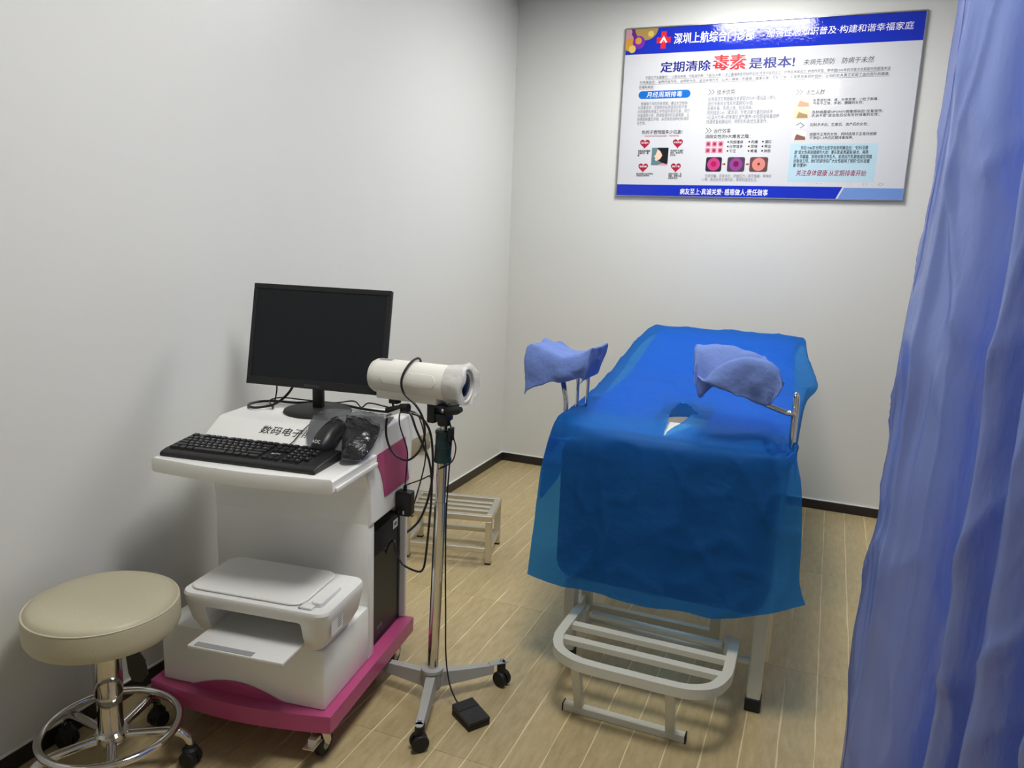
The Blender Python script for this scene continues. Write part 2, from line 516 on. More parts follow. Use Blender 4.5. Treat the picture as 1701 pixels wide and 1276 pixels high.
# folding step
st = MB()
z = 0.205
path = [B(1.197, -2.115, z), B(1.193, -2.30, z), B(1.198, -2.36, z), B(1.225, -2.42, z), B(1.285, -2.455, z), B(1.36, -2.462, z)] \
     + [B(1.45, -2.462, z), B(1.54, -2.462, z), B(1.62, -2.455, z), B(1.675, -2.42, z), B(1.70, -2.36, z), B(1.706, -2.30, z), B(1.702, -2.115, z)]
st.tube(cr(path, 5), 0, sq=(0.015, 0.015))
stp = st.build('step_frame', IVORY, bed, angle=50)
for y in (-2.24, -2.335):
    MB().tube([B(1.20, y, z - .002), B(1.70, y, z - .002)], 0, sq=(0.0145, 0.009)).build('step_slat', IVORY, bed)
MB().tube([B(1.24, -2.135, z - .005), B(1.67, -2.145, z - .005)], 0.0125, 12).build('step_pivot_tube', IVORY, bed)
for x in (1.205, 1.692):
    bbox(MB(), x - .02, x + .02, -2.15, -2.105, .14, z + .012, .003).build('step_hinge', IVORY, bed)
for x in (1.285, 1.565):
    MB().tube([B(x, -2.385, 0.022), B(x, -2.449, z - .013)], 0, sq=(0.0125, 0.0125)).build('step_leg', IVORY, bed)
sb = bbox(MB(), 1.235, 1.612, -2.3975, -2.3725, 0, 0.025, .002).build('step_foot_bar', IVORY, bed)
for x0, x1 in ((1.2335, 1.2375), (1.609, 1.613)):
    bbox(MB(), x0, x1, -2.3985, -2.3715, 0, 0.026, 0).build('end_cap', RUBBER, sb)
# leg support tubes
lsL = MB().tube(cr([B(1.085, -2.06, .76), B(1.085, -2.06, .88), B(1.075, -2.05, .93), B(1.055, -2.02, .975), B(1.05, -2.0, 1.01)], 6), 0.009, 12).build('leg_support_post', CHROME, bed)
MB().tube([B(1.10, -1.98, .78), B(1.098, -1.98, .99)], 0.006, 10).build('leg_support_rod', CHROME, bed)
MB().tube([B(1.125, -1.95, .78), B(1.125, -1.95, 1.0)], 0.006, 10).build('leg_support_rod', CHROME, bed)
MB().tube(cr([B(1.803, -2.09, .78), B(1.803, -2.09, .93), B(1.795, -2.10, .952), B(1.775, -2.10, .955), B(1.70, -2.12, .985), B(1.66, -2.12, 1.02)], 6), 0.008, 12).build('leg_support_post', CHROME, bed)
MB().tube(cr([B(1.806, -2.02, .78), B(1.806, -2.02, .96), B(1.803, -2.028, .995), B(1.80, -2.045, .998), B(1.80, -2.05, .97), B(1.80, -2.05, .80)], 6), 0.007, 12).build('leg_support_hook', CHROME, bed)

# ---------------------------------------------------------------- leg rest covers
COVER = cloth_mat('periwinkle_cotton', (124, 150, 216), 0.25, 0.0, 0.85, 0.3, 70)
def cover(name, label, rows, seed):
    g = net(rows, 7, 7)
    for r in g:
        for p in r:
            q = p.copy()
            p += Vector((nz(q, 22, seed), nz(q, 22, seed + 5), nz(q, 22, seed + 9))) * 0.006
            p += Vector((nz(q, 55, seed), nz(q, 55, seed + 5), nz(q, 55, seed + 9))) * 0.0015
    o = MB().grid(g).build(name, COVER, None, angle=80)
    md = o.modifiers.new('thickness', 'SOLIDIFY'); md.thickness = 0.0015
    tag(o, label, 'cloth cover')
    return o
# left: trough facing the foot end, its outer wing hanging low
L_rows = []
for y, k in ((-1.90, .88), (-1.915, .99), (-1.96, 1.0), (-2.03, 1.0), (-2.075, .99)):
    s = 1.0
    L_rows.append([(.950, y, .925), (.938, y, 1.0), (.937, y, 1.055 * (.985 if k < .9 else 1)), (.955, y, 1.078 * (k if k < .9 else 1)), (.99, y, 1.072), (1.045, y, 1.052),
                   (1.10, y, 1.052), (1.145, y, 1.068), (1.172, y - .005, 1.083), (1.168, y, 1.05), (1.16, y, 1.02), (1.14, y, .972)])
# front skirt below the mouth of the trough
L_rows.append([(.945, -2.085, .912), (.946, -2.088, .955), (.950, -2.09, 1.005), (.975, -2.092, 1.02), (1.0, -2.092, 1.015), (1.04, -2.092, 1.0), (1.09, -2.092, 1.0), (1.125, -2.09, 1.015), (1.158, -2.088, 1.04), (1.158, -2.085, 1.025), (1.152, -2.08, 1.0), (1.135, -2.075, .968)])
L_rows.append([(.948, -2.088, .912), (.955, -2.09, .925), (.968, -2.092, .935), (.985, -2.092, .945), (1.012, -2.09, .955), (1.045, -2.085, .963), (1.085, -2.08, .968), (1.11, -2.08, .972), (1.13, -2.08, .985), (1.14, -2.078, .985), (1.14, -2.076, .975), (1.134, -2.072, .965)])
cover('leg_rest_cover', 'pale blue cloth cover on the leg rest nearer the steel step stool', L_rows, 3.1)
# right: trough turned sideways, its near wing standing up
R_rows = []
for x, top, fb in ((1.548, 1.035, 1.02), (1.575, 1.068, 1.015), (1.62, 1.098, 1.008), (1.67, 1.110, .998), (1.72, 1.106, .995), (1.752, 1.085, 1.005), (1.764, 1.055, 1.02)):
    far = 1.122 - 1.6 * (x - 1.63) ** 2
    fx = x - .045
    sw = .022 * math.sin(x * 95)
    gx = 1.69 + (x - 1.66) * .55
    R_rows.append([(gx, -2.175 + sw * .4, fb - .012), (x * .8 + gx * .2, -2.19 + sw * .3, .55 * top + .45 * fb), (x, -2.18, top), (x, -2.155, top + .002), (x - .01, -2.12, top - .045), (x - .025, -2.08, top - .06),
                   (fx - .0, -2.03, far - .03), (fx - .015, -1.985, far), (fx - .02, -1.965, far - .015), (fx - .015, -1.955, 1.01 + sw * .3)])
def squeeze(r, c, k, dx):
    return [tuple(c[i] + (p[i] - c[i]) * k + (dx if i == 0 else 0) for i in range(3)) for p in r]
R_rows = [squeeze(R_rows[0], (1.53, -2.075, 1.035), .35, -.022)] + R_rows + [squeeze(R_rows[-1], (1.755, -2.09, 1.04), .3, .006)]
cover('leg_rest_cover', 'pale blue cloth cover on the leg rest swung over the exam bed', R_rows, 8.7)

# ---------------------------------------------------------------- disposable sheet
SHEET = cloth_mat('blue_nonwoven', (40, 124, 216), 0.40, 0.47, 0.6, 0.4, 26, 0.25, tint=(78, 164, 228), t_rgb=(80, 158, 226))
def row(y, z, xl, xr, lf, rf, sag=0.0, yy=None):
    """lf/rf = (dx, dz) of the flap hem beside the left/right top edge"""
    w = xr - xl
    r = [(xl + lf[0], y, z + lf[1]), (xl + lf[0] * .75, y, z + lf[1] * .45), (xl, y, z - .004)]
    for k in range(1, 6):
        t = k / 6
        r.append((xl + w * t, y + (yy[k - 1] if yy else 0), z + .006 - sag * math.sin(PI * t)))
    r += [(xr, y, z - .004), (xr + rf[0] * .75, y, z + rf[1] * .45), (xr + rf[0], y, z + rf[1])]
    return r
rows = [
    row(-.275, .90, 1.03, 1.73, (-.01, -.01), (.01, -.01)),
    row(-.30, .975, 1.035, 1.735, (-.012, -.05), (.01, -.05)),
    row(-.345, .983, 1.002, 1.760, (-.012, -.06), (.012, -.05)),
    row(-.52, .955, .985, 1.772, (-.02, -.07), (.022, -.05)),
    row(-.80, .912, .985, 1.790, (-.02, -.10), (.048, -.04)),
    row(-1.02, .884, .995, 1.798, (-.02, -.10), (.058, -.035)),
    row(-1.16, .868, 1.005, 1.800, (-.02, -.10), (.020, -.055)),
    row(-1.42, .860, 1.028, 1.802, (-.02, -.12), (.010, -.12)),
    row(-1.70, .858, 1.050, 1.802, (-.03, -.20), (.012, -.16)),
    row(-1.88, .857, 1.066, 1.802, (-.05, -.28), (.020, -.18)),
    row(-2.02, .856, 1.080, 1.803, (-.06, -.30), (.022, -.12), .008),
    row(-2.13, .850, 1.092, 1.803, (-.062, -.26), (.018, -.05), .010),
]
def front(z, y, x0, x1, zl, zr, fold, y0=None):
    r = []
    for k in range(11):
        t = k / 10
        t2 = t + 0.02 * math.sin(t * 9)
        x = x0 + (x1 - x0) * t
        zz = z + (zl * max(0, 1 - t * 3.0) + zr * max(0, (t - .72) / .28))
        yo = fold * (math.cos((t - .44) * 2 * PI * 2.6) * .5 + .5) * math.exp(-((t - .47) / .3) ** 2)
        edge = .035 * max(0, abs(t - .5) - .38) / .12
        r.append((x, y - yo + edge, zz))
    return r
rows += [
    front(.835, -2.212, 1.075, 1.822, -.03, .015, .004),
    front(.74, -2.224, 1.058, 1.846, -.02, .02, .016),
    front(.60, -2.226, 1.046, 1.862, 0, .01, .020),
    front(.46, -2.229, 1.036, 1.870, 0, .02, .022),
    front(.330, -2.236, 1.028, 1.893, -.002, .085, .026),
]
NU = 9
g = net(rows, NU, NU)
nr, nc = len(g), len(g[0])
slit = [(1.432, -2.14), (1.412, -1.95), (1.418, -1.72), (1.455, -1.82), (1.500, -1.905), (1.47, -2.0)]
def inside(pt, poly):
    c = False
    for i in range(len(poly)):
        (x1, y1), (x2, y2) = poly[i], poly[i - 1]
        if (y1 > pt[1]) != (y2 > pt[1]) and pt[0] < (x2 - x1) * (pt[1] - y1) / (y2 - y1) + x1: c = not c
    return c
def nearest(pt, poly):
    best = None
    for i in range(len(poly)):
        a = Vector(poly[i]); b = Vector(poly[i - 1]); p_ = Vector(pt)
        t = max(0, min(1, (p_ - a).dot(b - a) / (b - a).length_squared))
        q = a + (b - a) * t
        if best is None or (q - p_).length < best[0]: best = ((q - p_).length, q)
    return best
verts = []
for i in range(nr):
    for j in range(nc):
        p_ = g[i][j]; q = p_.copy()
        top = q.y > -2.12
        # creases: ridged noise stretched along and across the cloth
        a = abs(nz((q.x * 5, q.y * 2.2, q.z * 4), 1.0, 2.0)); c2 = abs(nz((q.x * 9, q.y * 9, q.z * 7), 1.0, 6.0))
        amp = 0.012 if top else 0.009
        r1 = (1 - abs(nz((q.x * 4.5 + q.y * 1.5, q.y * 2.6 - q.x, q.z * 3.5), 1.0, 12.0))) ** 8
        r2 = (1 - abs(nz((q.x * 7 - q.y * 3, q.y * 5 + q.x * 2, q.z * 6), 1.0, 21.0))) ** 9
        d = (0.3 - a) * amp * .6 + (r1 - .15) * amp * .75 + (r2 - .15) * amp * .45
        if top:
            p_.z += max(-.003, d)
        else:
            p_.y -= d * 1.2
        dd, qq = nearest((q.x, q.y), slit)
        if top and q.z > .8 and dd < .09 and q.y < -1.6:   # puckered lips beside the opening
            p_.z += .016 * math.exp(-(dd / .03) ** 2) * (0.7 + .6 * nz((q.x * 30, q.y * 14, 0), 1, 3))
        if q.z > .8 and q.y > -2.16 and 0 < dd < .016 and q.y < -1.6:
            p_.x, p_.y = qq.x, qq.y
        # gathered cloth round the right-hand support
        gd = (Vector((q.x, q.y, q.z)) - Vector((1.79, -2.12, .84))).length
        if gd < .16:
            p_.z += .016 * math.sin(q.x * 170 + q.y * 60) * math.exp(-(gd / .07) ** 2)
            p_.y -= .012 * math.cos(q.x * 140) * math.exp(-(gd / .07) ** 2)
        verts.append(p_)
faces = []
for i in range(nr - 1):
    for j in range(nc - 1):
        f = (i * nc + j, i * nc + j + 1, (i + 1) * nc + j + 1, (i + 1) * nc + j)
        c = sum((verts[k] for k in f), Vector()) / 4
        if c.z > .8 and c.y > -2.16 and inside((c.x, c.y), slit): continue
        faces.append(f)
sheet = MB().add(verts, faces).build('disposable_sheet', SHEET, None, angle=85)
tag(sheet, 'thin bright blue disposable sheet draped over the exam bed with a slit opening', 'bed sheet')

# ================================================================== COMPUTER CART
TH = R(7.5)
CO = Vector((0.42993, -2.66772, 0))
CU = Vector((math.cos(TH), math.sin(TH), 0)); CV = Vector((-math.sin(TH), math.cos(TH), 0))
def C(u, v, z): return CO + CU * u + CV * v + Vector((0, 0, z))
cart = thing('computer_cart', 'white medical computer cart with pink base on castors, keyboard shelf and sloped console', 'cart', CO, TH)
def arc_plate(u0, u1, vf, bulge, vb, n=12):
    return [(u0 + (u1 - u0) * i / n, vf - bulge * math.sin(PI * i / n)) for i in range(n + 1)] + [(u1, vb), (u0, vb)]
MB().prism(arc_plate(-.283, .283, -.288, .03, .297), 'z', .100, .150).build('base_plate', PINK, cart)
dome = [(-.165 + .30 * i / 16, .150 + .036 * math.sin(PI * i / 16)) for i in range(17)]
MB().prism(dome, 'y', -.2735, -.262).build('base_arch', PINK, cart)
body = MB()
body.box(-.255, .255, -.268, .01, .150, .325, .006, 2)           # printer stand
body.box(-.260, .257, 0.0, .042, .15, .72, .006, 2)                # column front
body.box(-.260, -.245, .03, .30, .15, .72, .004, 1)                # column left side
body.box(-.255, .240, .03, .06, .15, .60)                          # inner wall
body.box(-.255, .255, .286, .302, .15, .62, .003, 1)               # column back
body.build('body', WHITE, cart)
con = [(.302, .578), (.326, .835), (.322, .852), (.31, .861), (.04, .861), (.028, .857), (-.07, .802), (-.074, .799), (-.085, .79), (-.085, .77), (-.03, .745), (-.005, .70), (.0, .578)]
cb = MB().prism(con, 'x', -.262, .262)
cbo = cb.build('console', WHITE, cart, angle=25)
md = cbo.modifiers.new('bevel', 'BEVEL'); md.width = 0.008; md.segments = 3; md.limit_method = 'ANGLE'; md.angle_limit = R(40)
# tray
tr = MB()
pl_ = arc_plate(-.276, .272, -.248, .024, .02)
def inset(poly, d):
    cx = sum(p[0] for p in poly) / len(poly); cy = sum(p[1] for p in poly) / len(poly)
    return [(cx + (x - cx) * (1 - d / .27), cy + (y - cy) * (1 - d / .14)) for x, y in poly]
tr.loft([[(x, y, .760) for x, y in inset(pl_, .005)], [(x, y, .766) for x, y in pl_], [(x, y, .794) for x, y in pl_], [(x, y, .8) for x, y in inset(pl_, .006)]])
tr.build('keyboard_shelf', WHITE, cart)
MB().box(.2725, .279, -.235, .015, .763, .776, .002, 2).build('shelf_runner', WHITE, cart)
MB().box(-.284, -.2765, -.235, .015, .763, .776, .002, 2).build('shelf_runner', WHITE, cart)
# pink side panel with a curved front edge
pp = [(.015, .788), (.252, .792), (.288, .641), (.098, .641)]
edge = cr([(.098, .641, 0), (.085, .69, 0), (.06, .74, 0), (.015, .788, 0)], 4)
pp = [(.252, .792), (.288, .641)] + [(p.x, p.y) for p in edge]
MB().prism(pp, 'x', .2622, .2642).build('side_panel', PINK, cart, smooth=False)
text('数码电子阴道镜', 'lettering', INKB, cart, ((0, -.0222, .8302), (1, 0, 0), (0, .8755, .4832)), (-.092, .150, .006, .040), 0.003, 3, 0.12)
# castors
def castor(u, v, brake):
    c = MB()
    c.box(u - .02, u + .02, v - .02, v + .02, .094, .1, 0)
    cst = c.build('castor_plate', STEEL, cart, smooth=False)
    f = MB()
    for s in (-1, 1):
        f.prism([(v - .018, .096), (v + .02, .096), (v + .034, .038), (v + .022, .030), (v + .0, .05)], 'x', u + s * .017 - .0015, u + s * .017 + .0015)
    f.box(u - .0185, u + .0185, v - .018, v + .02, .091, .096)
    f.build('castor_fork', STEEL, cart, smooth=False)
    T = Matrix.Translation((u, v + .022, .0375)) @ Matrix.Rotation(PI / 2, 4, 'Y')
    w = MB().lathe([(.02, -.012), (.034, -.0115), (.0375, -.007), (.0375, .007), (.034, .0115), (.02, .012)], 28, T).build('castor_wheel', RUBBER, cart)
    MB().lathe([(.001, -.0135), (.02, -.013), (.02, .013), (.001, .0135)], 20, T).build('wheel_hub', GREYP, w)
    if brake:
        br = MB()
        br.box(u - .016, u + .016, v - .062, v - .012, .066, .0685, 0, T=Matrix.Translation((0, 0, 0)))
        br.box(u - .012, u + .012, v - .04, v - .012, .0685, .082)
        br.build('brake_pedal', STEEL, cart, smooth=False)
for (u, v, b) in ((.235, -.262, 1), (-.185, -.195, 0), (.235, .22, 0), (-.235, .22, 0)):
    castor(u, v, b)

# computer tower inside the cart
tw = thing('computer_tower', 'slim black computer tower standing in the side bay of the cart', 'computer', C(.12, .172, .1505), TH)
MB().box(-.085, .118, -.105, .088, 0, .38, .004, 2).build('case', BLACKM, tw)
MB().box(-.085, .119, .0895, .108, 0, .38, .004, 2).build('front_bezel', BLACK, tw)
MB().box(.1181, .1195, -.1, .082, .02, .30, .0005, 1).build('side_cover', BLACK, tw)
lb = MB().box(.1196, .1203, .046, .082, .338, .366).build('sticker', STICK, tw, smooth=False)
MB().box(.12035, .1205, .054, .074, .346, .358).build('sticker_print', GREYINK, lb, smooth=False)
lg_ = MB()
for k in range(4):
    lg_.box(.1196, .1199, -.075 + k * .011, -.068 + k * .011, .045, .058)
lg_.build('logo', GREYINK, tw, smooth=False)

# monitor
mon = thing('monitor', 'black flat computer monitor on a round foot on top of the cart', 'monitor', C(-.01, .19, .861), TH)
MB().lathe([(.001, 0), (.104, 0), (.107, .003), (.105, .008), (.09, .0115), (.001, .015)], 48).build('foot', BLACKM, mon)
nk = MB().box(-.017, .017, -.006, .016, .012, .135, .004, 2).build('neck', BLACK, mon)
tilt = Matrix.Translation((0, -.028, .078)) @ Matrix.Rotation(R(-11), 4, 'X')
mb = MB()
W2, H2 = .237, .322
mb.box(-W2, W2, 0, .016, 0, H2, .004, 2, tilt)
mb.box(-.15, .15, .016, .034, .06, .25, .008, 2, tilt)
mb.build('housing', BLACK, mon)
bz = MB()
for a in ((-W2, W2, 0, .026), (-W2, W2, H2 - .016, H2), (-W2, -W2 + .014, .026, H2 - .016), (W2 - .014, W2, .026, H2 - .016)):
    bz.box(a[0], a[1], -.0035, .0005, a[2], a[3], .001, 1, tilt)
bz.build('bezel', BLACKM, mon)
MB().box(-W2 + .0135, W2 - .0135, -.0012, .0002, .0255, H2 - .0155, 0, 2, tilt).build('screen', SCREEN, mon, smooth=False)
to = tilt @ Vector((0, -.0037, 0)); tx = tilt.to_3x3() @ Vector((1, 0, 0)); tz = tilt.to_3x3() @ Vector((0, 0, 1))
lg_ = MB()
for k in range(9):
    lg_.box(-.030 + k * .0058, -.0262 + k * .0058, -.0039, -.0036, .006, .0135, 0, 1, tilt)
lg_.build('logo', mat('dim_grey_print', (62, 65, 68), .5), mon, smooth=False)

# keyboard
kb = thing('keyboard', 'black full-size computer keyboard on the white pull-out shelf', 'keyboard', C(-.028, -.152, .8), TH)
KW, KD = .476, .152
kp = [(-KD / 2, 0), (KD / 2, 0), (KD / 2, .026), (KD / 2 - .004, .0285), (-KD / 2 + .022, .0175), (-KD / 2 + .004, .013), (-KD / 2, .008)]
kbody = MB().prism(kp, 'x', -KW / 2, KW / 2).build('body', BLACK, kb, angle=50)
md = kbody.modifiers.new('bevel', 'BEVEL'); md.width = .003; md.segments = 2; md.limit_method = 'ANGLE'; md.angle_limit = R(50)
slope = math.atan2(.011, KD - .026)
KEYCACHE = {}
def key_mesh(w):
    k = round(w, 3)
    if k not in KEYCACHE:
        a, b_, h = w / 2 - .0012, .0165 / 2, .0068
        rings = [[(-a, -b_, 0), (a, -b_, 0), (a, b_, 0), (-a, b_, 0)],
                 [(-a + .0016, -b_ + .0012, h), (a - .0016, -b_ + .0012, h), (a - .0016, b_ - .0022, h), (-a + .0016, b_ - .0022, h)]]
        o = MB().loft(rings, False, True).build('key', KEYM, None, smooth=False)
        KEYCACHE[k] = o.data
        D.objects.remove(o)
    return KEYCACHE[k]
U1 = .0186
legend = []
def key(x, yrow, w=1.0, ch=None):
    y = -KD / 2 + .034 + yrow * U1
    zz = .0172 + (y + KD / 2 - .022) * math.tan(slope)
    o = D.objects.new('key', key_mesh(w * U1)); COL.objects.link(o); o.parent = kb
    o.location = (x + w * U1 / 2, y, zz); o.rotation_euler = (slope, 0, 0)
    if ch: legend.append((x + w * U1 / 2, y, zz, ch))
X0 = -KW / 2 + .012
def krow(yr, widths, chars='', x=X0):
    for i, w in enumerate(widths):
        if w > 0: key(x, yr, w, chars[i] if i < len(chars) else None)
        x += abs(w) * U1
krow(0, [1.5, 1.25, 1.25, 5.5, 1.25, 1.25, 1.25, 1.75])
krow(1, [2.25] + [1] * 10 + [2.75], ' ZXCVBNM,./ ')
krow(2, [1.75] + [1] * 11 + [2.25], " ASDFGHJKL;' ")
krow(3, [1.5] + [1] * 12 + [1.5], ' QWERTYUIOP[]\\')
krow(4, [1] * 13 + [2], '`1234567890-= ')
krow(5.25, [1, -1, 1, 1, 1, 1, -.5, 1, 1, 1, 1, -.5, 1, 1, 1, 1])
xn = X0 + 15.45 * U1
krow(0, [1, 1, 1], '', xn); key(xn + U1, 1)
krow(3, [1, 1, 1], '', xn); krow(4, [1, 1, 1], '', xn); krow(5.25, [1, 1, 1], '', xn)
xp = X0 + 18.85 * U1
for yr, ch in ((4, 'N/*-'), (3, '789+'), (2, '456'), (1, '123E'), (0, '0 .')):
    krow(yr, [1] * len(ch), ch, xp)
krow(5.25, [1, 1, 1, 1], '', xp)
LEG = mat('key_legend_ink', (190, 190, 192), .5)
lm = MB()
for (x, y, zz, ch) in legend:
    if ch == ' ': continue
    z1 = zz + .0071
    lm.add([(x - .005, y - .001, z1), (x - .0022, y - .001, z1), (x - .0022, y + .003, z1 + .0003), (x - .005, y + .003, z1 + .0003)], [(0, 1, 2, 3)])
lo = lm.build('key_legends', LEG, kb, smooth=False); lo['kind'] = 'stuff'
ym = -KD / 2 + .034 + 2 * U1
zl = .0180 + (ym + KD / 2 - .022) * math.tan(slope)
text('AOC', 'logo', INKW, kb, ((xn, ym, zl), (1, 0, 0), (0, math.cos(slope), math.sin(slope))), (.006, .032, -.004, .0045), .02, 3)

# mouse lying on the sloped console on a bag
ms = thing('computer_mouse', 'black optical computer mouse resting on a crumpled plastic bag behind the keyboard', 'mouse', C(.155, -.040, .836), TH + R(-6))
ms.scale = (1.18, 1.18, 1.18)
TM = Matrix.Rotation(R(24), 4, 'X')
def mouse_ring(t):
    y = -.056 + .112 * t
    w = .031 * (max(0.02, math.sin(PI * (0.08 + .84 * t))) ** .45)
    h = .040 * (max(0.02, math.sin(PI * min(1, .12 + .62 * t) ** .9)) ** .7)
    w *= 1 - .12 * math.exp(-((t - .55) / .2) ** 2)
    if t in (0, 1): w *= .4; h *= .4
    pts = []
    for i in range(17):
        a = PI * i / 16
        pts.append((w * math.copysign(abs(math.cos(a)) ** .75, math.cos(a)), y, .003 + h * math.sin(a) ** .7))
    pts += [(-w * .9, y, 0), (w * .9, y, 0)]
    return pts
MB().loft([mouse_ring(i / 18) for i in range(19)], T=TM).build('shell', BLACK, ms, angle=60)
wh = MB().lathe([(.001, -.004), (.009, -.004), (.011, -.002), (.011, .002), (.009, .004), (.001, .004)], 20, TM @ Matrix.Translation((0, .033, .031)) @ Matrix.Rotation(PI / 2, 4, 'Y')).build('scroll_wheel', RUBBER, ms)
q0 = TM @ Vector((0, -.040, .031)); qy = TM.to_3x3() @ Vector((0, .62, .78))
text('AOC', 'logo', INKW, ms, (q0 + TM.to_3x3() @ Vector((0, -.006, .006)), (1, 0, 0), qy), (-.011, .011, -.003, .005), .02, 3)

# plastic bag on the console
FILM = cloth_mat('grey_plastic_film', (140, 142, 146), .3, .5, .12, .5, 30, .8, tint=(150, 152, 155))
DFILM = cloth_mat('dark_plastic_film', (34, 35, 38), .1, .12, .15, .6, 40, .8, tint=(60, 60, 64))
def surf(v):
    if v >= .034: return .861
    if v >= -.078: return .861 - (.034 - v) * .552
    return .803
bag = thing('plastic_bag', 'crumpled grey see-through plastic bag spread under the computer mouse', 'plastic bag', CO, TH)
def film(name, pts, m, seed, lift, amp):
    gg = net(pts, 9, 9)
    for r in gg:
        for p_ in r:
            q = p_.copy()
            d = abs(nz((q.x * 16, q.y * 16, seed), 1)) + .5 * abs(nz((q.x * 38, q.y * 38, seed + 4), 1))
            p_.z = max(surf(q.y) + lift, p_.z + surf(q.y) + lift + (d - .1) * amp)
            if (q.x + .01) ** 2 + (q.y - .19) ** 2 < .113 ** 2: p_.z = max(p_.z, .861 + .0155)
            if q.x > .268 or q.y < -.09: p_.z = q.z + surf(q.y) + lift + d * amp * .5
    o = MB().grid(gg).build(name, m, bag, angle=75)
    return o
film('film', [[(.04, .19, 0), (.10, .20, .0), (.18, .215, .004), (.245, .21, 0)],
              [(.03, .14, .010), (.10, .15, .012), (.18, .14, .014), (.262, .15, .004)],
              [(.05, .05, .014), (.11, .05, .012), (.19, .05, .016), (.274, .06, -.004)],
              [(.07, -.02, .008), (.12, -.02, .006), (.20, -.03, .014), (.278, -.03, -.004)],
              [(.10, -.066, .006), (.14, -.068, .004), (.21, -.07, .012), (.272, -.075, .002)]], FILM, 3.3, .002, .014)
film('folded_layer', [[(.15, .07, .018), (.19, .075, .02), (.23, .07, .018), (.262, .06, .008)],
                      [(.17, .03, .024), (.20, .028, .026), (.24, .04, .02), (.276, .03, .0)],
                      [(.185, -.02, .024), (.215, -.03, .03), (.25, -.03, .022), (.282, -.035, .0)],
                      [(.218, -.09, .014), (.228, -.115, .012), (.25, -.125, .010), (.274, -.10, .004)]], DFILM, 9.1, .006, .012)

# cables on the console top
def CL(l): return [C(*q) for q in l]
cable('monitor_cable', CL([(-.095, .205, .955), (-.12, .20, .91), (-.15, .17, .878), (-.19, .135, .869), (-.225, .14, .868), (-.245, .175, .868), (-.235, .215, .868), (-.19, .235, .87), (-.12, .25, .868), (-.05, .29, .868), (.04, .28, .868), (.12, .255, .868), (.20, .25, .868), (.262, .268, .868), (.31, .28, .85), (.335, .30, .78), (.325, .335, .62), (.28, .345, .48), (.2, .345, .40)]), .0042, 'thick black monitor cable looping across the top of the cart')
cable('video_cable', CL([(-.165, .205, .955), (-.163, .20, .91), (-.16, .175, .869), (-.15, .155, .866), (-.165, .17, .874), (-.22, .25, .867), (-.19, .275, .874), (-.10, .262, .877), (-.02, .31, .865), (.06, .30, .88), (.10, .275, .868), (.13, .27, .886), (.20, .268, .879), (.255, .285, .872), (.29, .31, .84), (.30, .34, .70), (.25, .345, .50)]), .0024, 'thin black cable running beside the thick monitor cable on the cart')
cable('mouse_cord', CL([(.146, .012, .873), (.135, .045, .89), (.10, .06, .875), (.06, .03, .868), (.045, -.01, .846), (.04, -.05, .826), (.02, -.066, .812), (-.01, -.0715, .813)]), .0018, 'thin black cord of the mouse beside the console lettering')

# ================================================================== PRINTER
pr_ = thing('inkjet_printer', 'white inkjet printer with paper tray open on the lower shelf of the cart', 'printer', C(.065, -.2, .3255), TH)
def pring(z, u0, u1, v0, v1, r): return [(x - .065, y + .2, zz) for x, y, zz in rrect(u0, u1, v0, v1, r, z, 6)]
hull = MB().loft([pring(0, -.118, .245, -.272, -.095, .03), pring(.012, -.126, .256, -.285, -.088, .03), pring(.05, -.140, .276, -.303, -.082, .032),
                  pring(.105, -.148, .288, -.318, -.080, .034), pring(.127, -.150, .290, -.322, -.080, .034), pring(.134, -.147, .287, -.319, -.083, .033)])
ho = hull.build('body', WPLAST, pr_)
cut = MB().box(-.072 - .065, .214 - .065, -.35 + .2, -.195 + .2, .030, .100, .008, 2).build('cutter', None)
cut.parent = pr_
bpy.context.view_layer.update()
cutout(ho, [cut])
cavity = MB().box(-.071 - .065, .213 - .065, -.20 + .2, -.197 + .2, .031, .099).build('output_slot', GREYTRAY, pr_, smooth=False)
for (a, b_) in ((-.045, -.005), (.0, .012), (.02, .055), (.065, .11), (.12, .16), (.17, .205)):
    MB().box(a - .065, b_ - .065, -.206 + .2, -.2 + .2, .044 + .003 * (a > .05), .056).build('paper_roller', RUBBER, cavity)
td = MB()
td.box(-.068 - .065, .212 - .065, -.40 + .2, -.27 + .2, .024, .033, .003, 2)
tray_o = td.build('paper_tray', WPLAST, pr_)
MB().box(-.05 - .065, .12 - .065, -.397 + .2, -.378 + .2, .0331, .0345, .0004, 1).build('tray_handle', GREYTRAY, tray_o)
lid = MB()
def lring(e, z): return [(x - .065, y + .2, zz) for x, y, zz in rrect(-.138 + e, .205 - e, -.30 + e, -.084 - e, .035 - e * .5, z, 6)]
lid.loft([lring(.006, .1335), lring(.006, .1362), lring(0, .1362), lring(0, .1395), lring(.002, .1412)])
lid.build('scanner_lid', WPLAST, pr_)
bp_ = MB()
bp_.loft([[(x - .065, y + .2, z) for x, y, z in rrect(.225, .258, -.285, -.165, .012, zz, 4)] for zz in (.1335, .146)] + [[(x - .065, y + .2, .148) for x, y, _ in rrect(.227, .256, -.283, -.167, .011, 0, 4)]])
bp_.box(.205 - .065, .24 - .065, -.305 + .2, -.275 + .2, .134, .141, .003, 2)
panel_o = bp_.build('control_panel', WPLAST, pr_)
MB().box(.200 - .065, .209 - .065, -.305 + .2, -.292 + .2, .134, .1385, .001, 1).build('button', GREYTRAY, panel_o)
MB().box(-.1 - .065, -.09 - .065, -.13 + .2, -.126 + .2, .140, .1406).build('lid_mark', GREYINK, pr_, smooth=False)
stk = MB().box(.2835 - .065, .2865 - .065, -.282 + .2, -.222 + .2, .058, .108, 0, 1).build('sticker', STICK, pr_, smooth=False)
stp_ = MB()
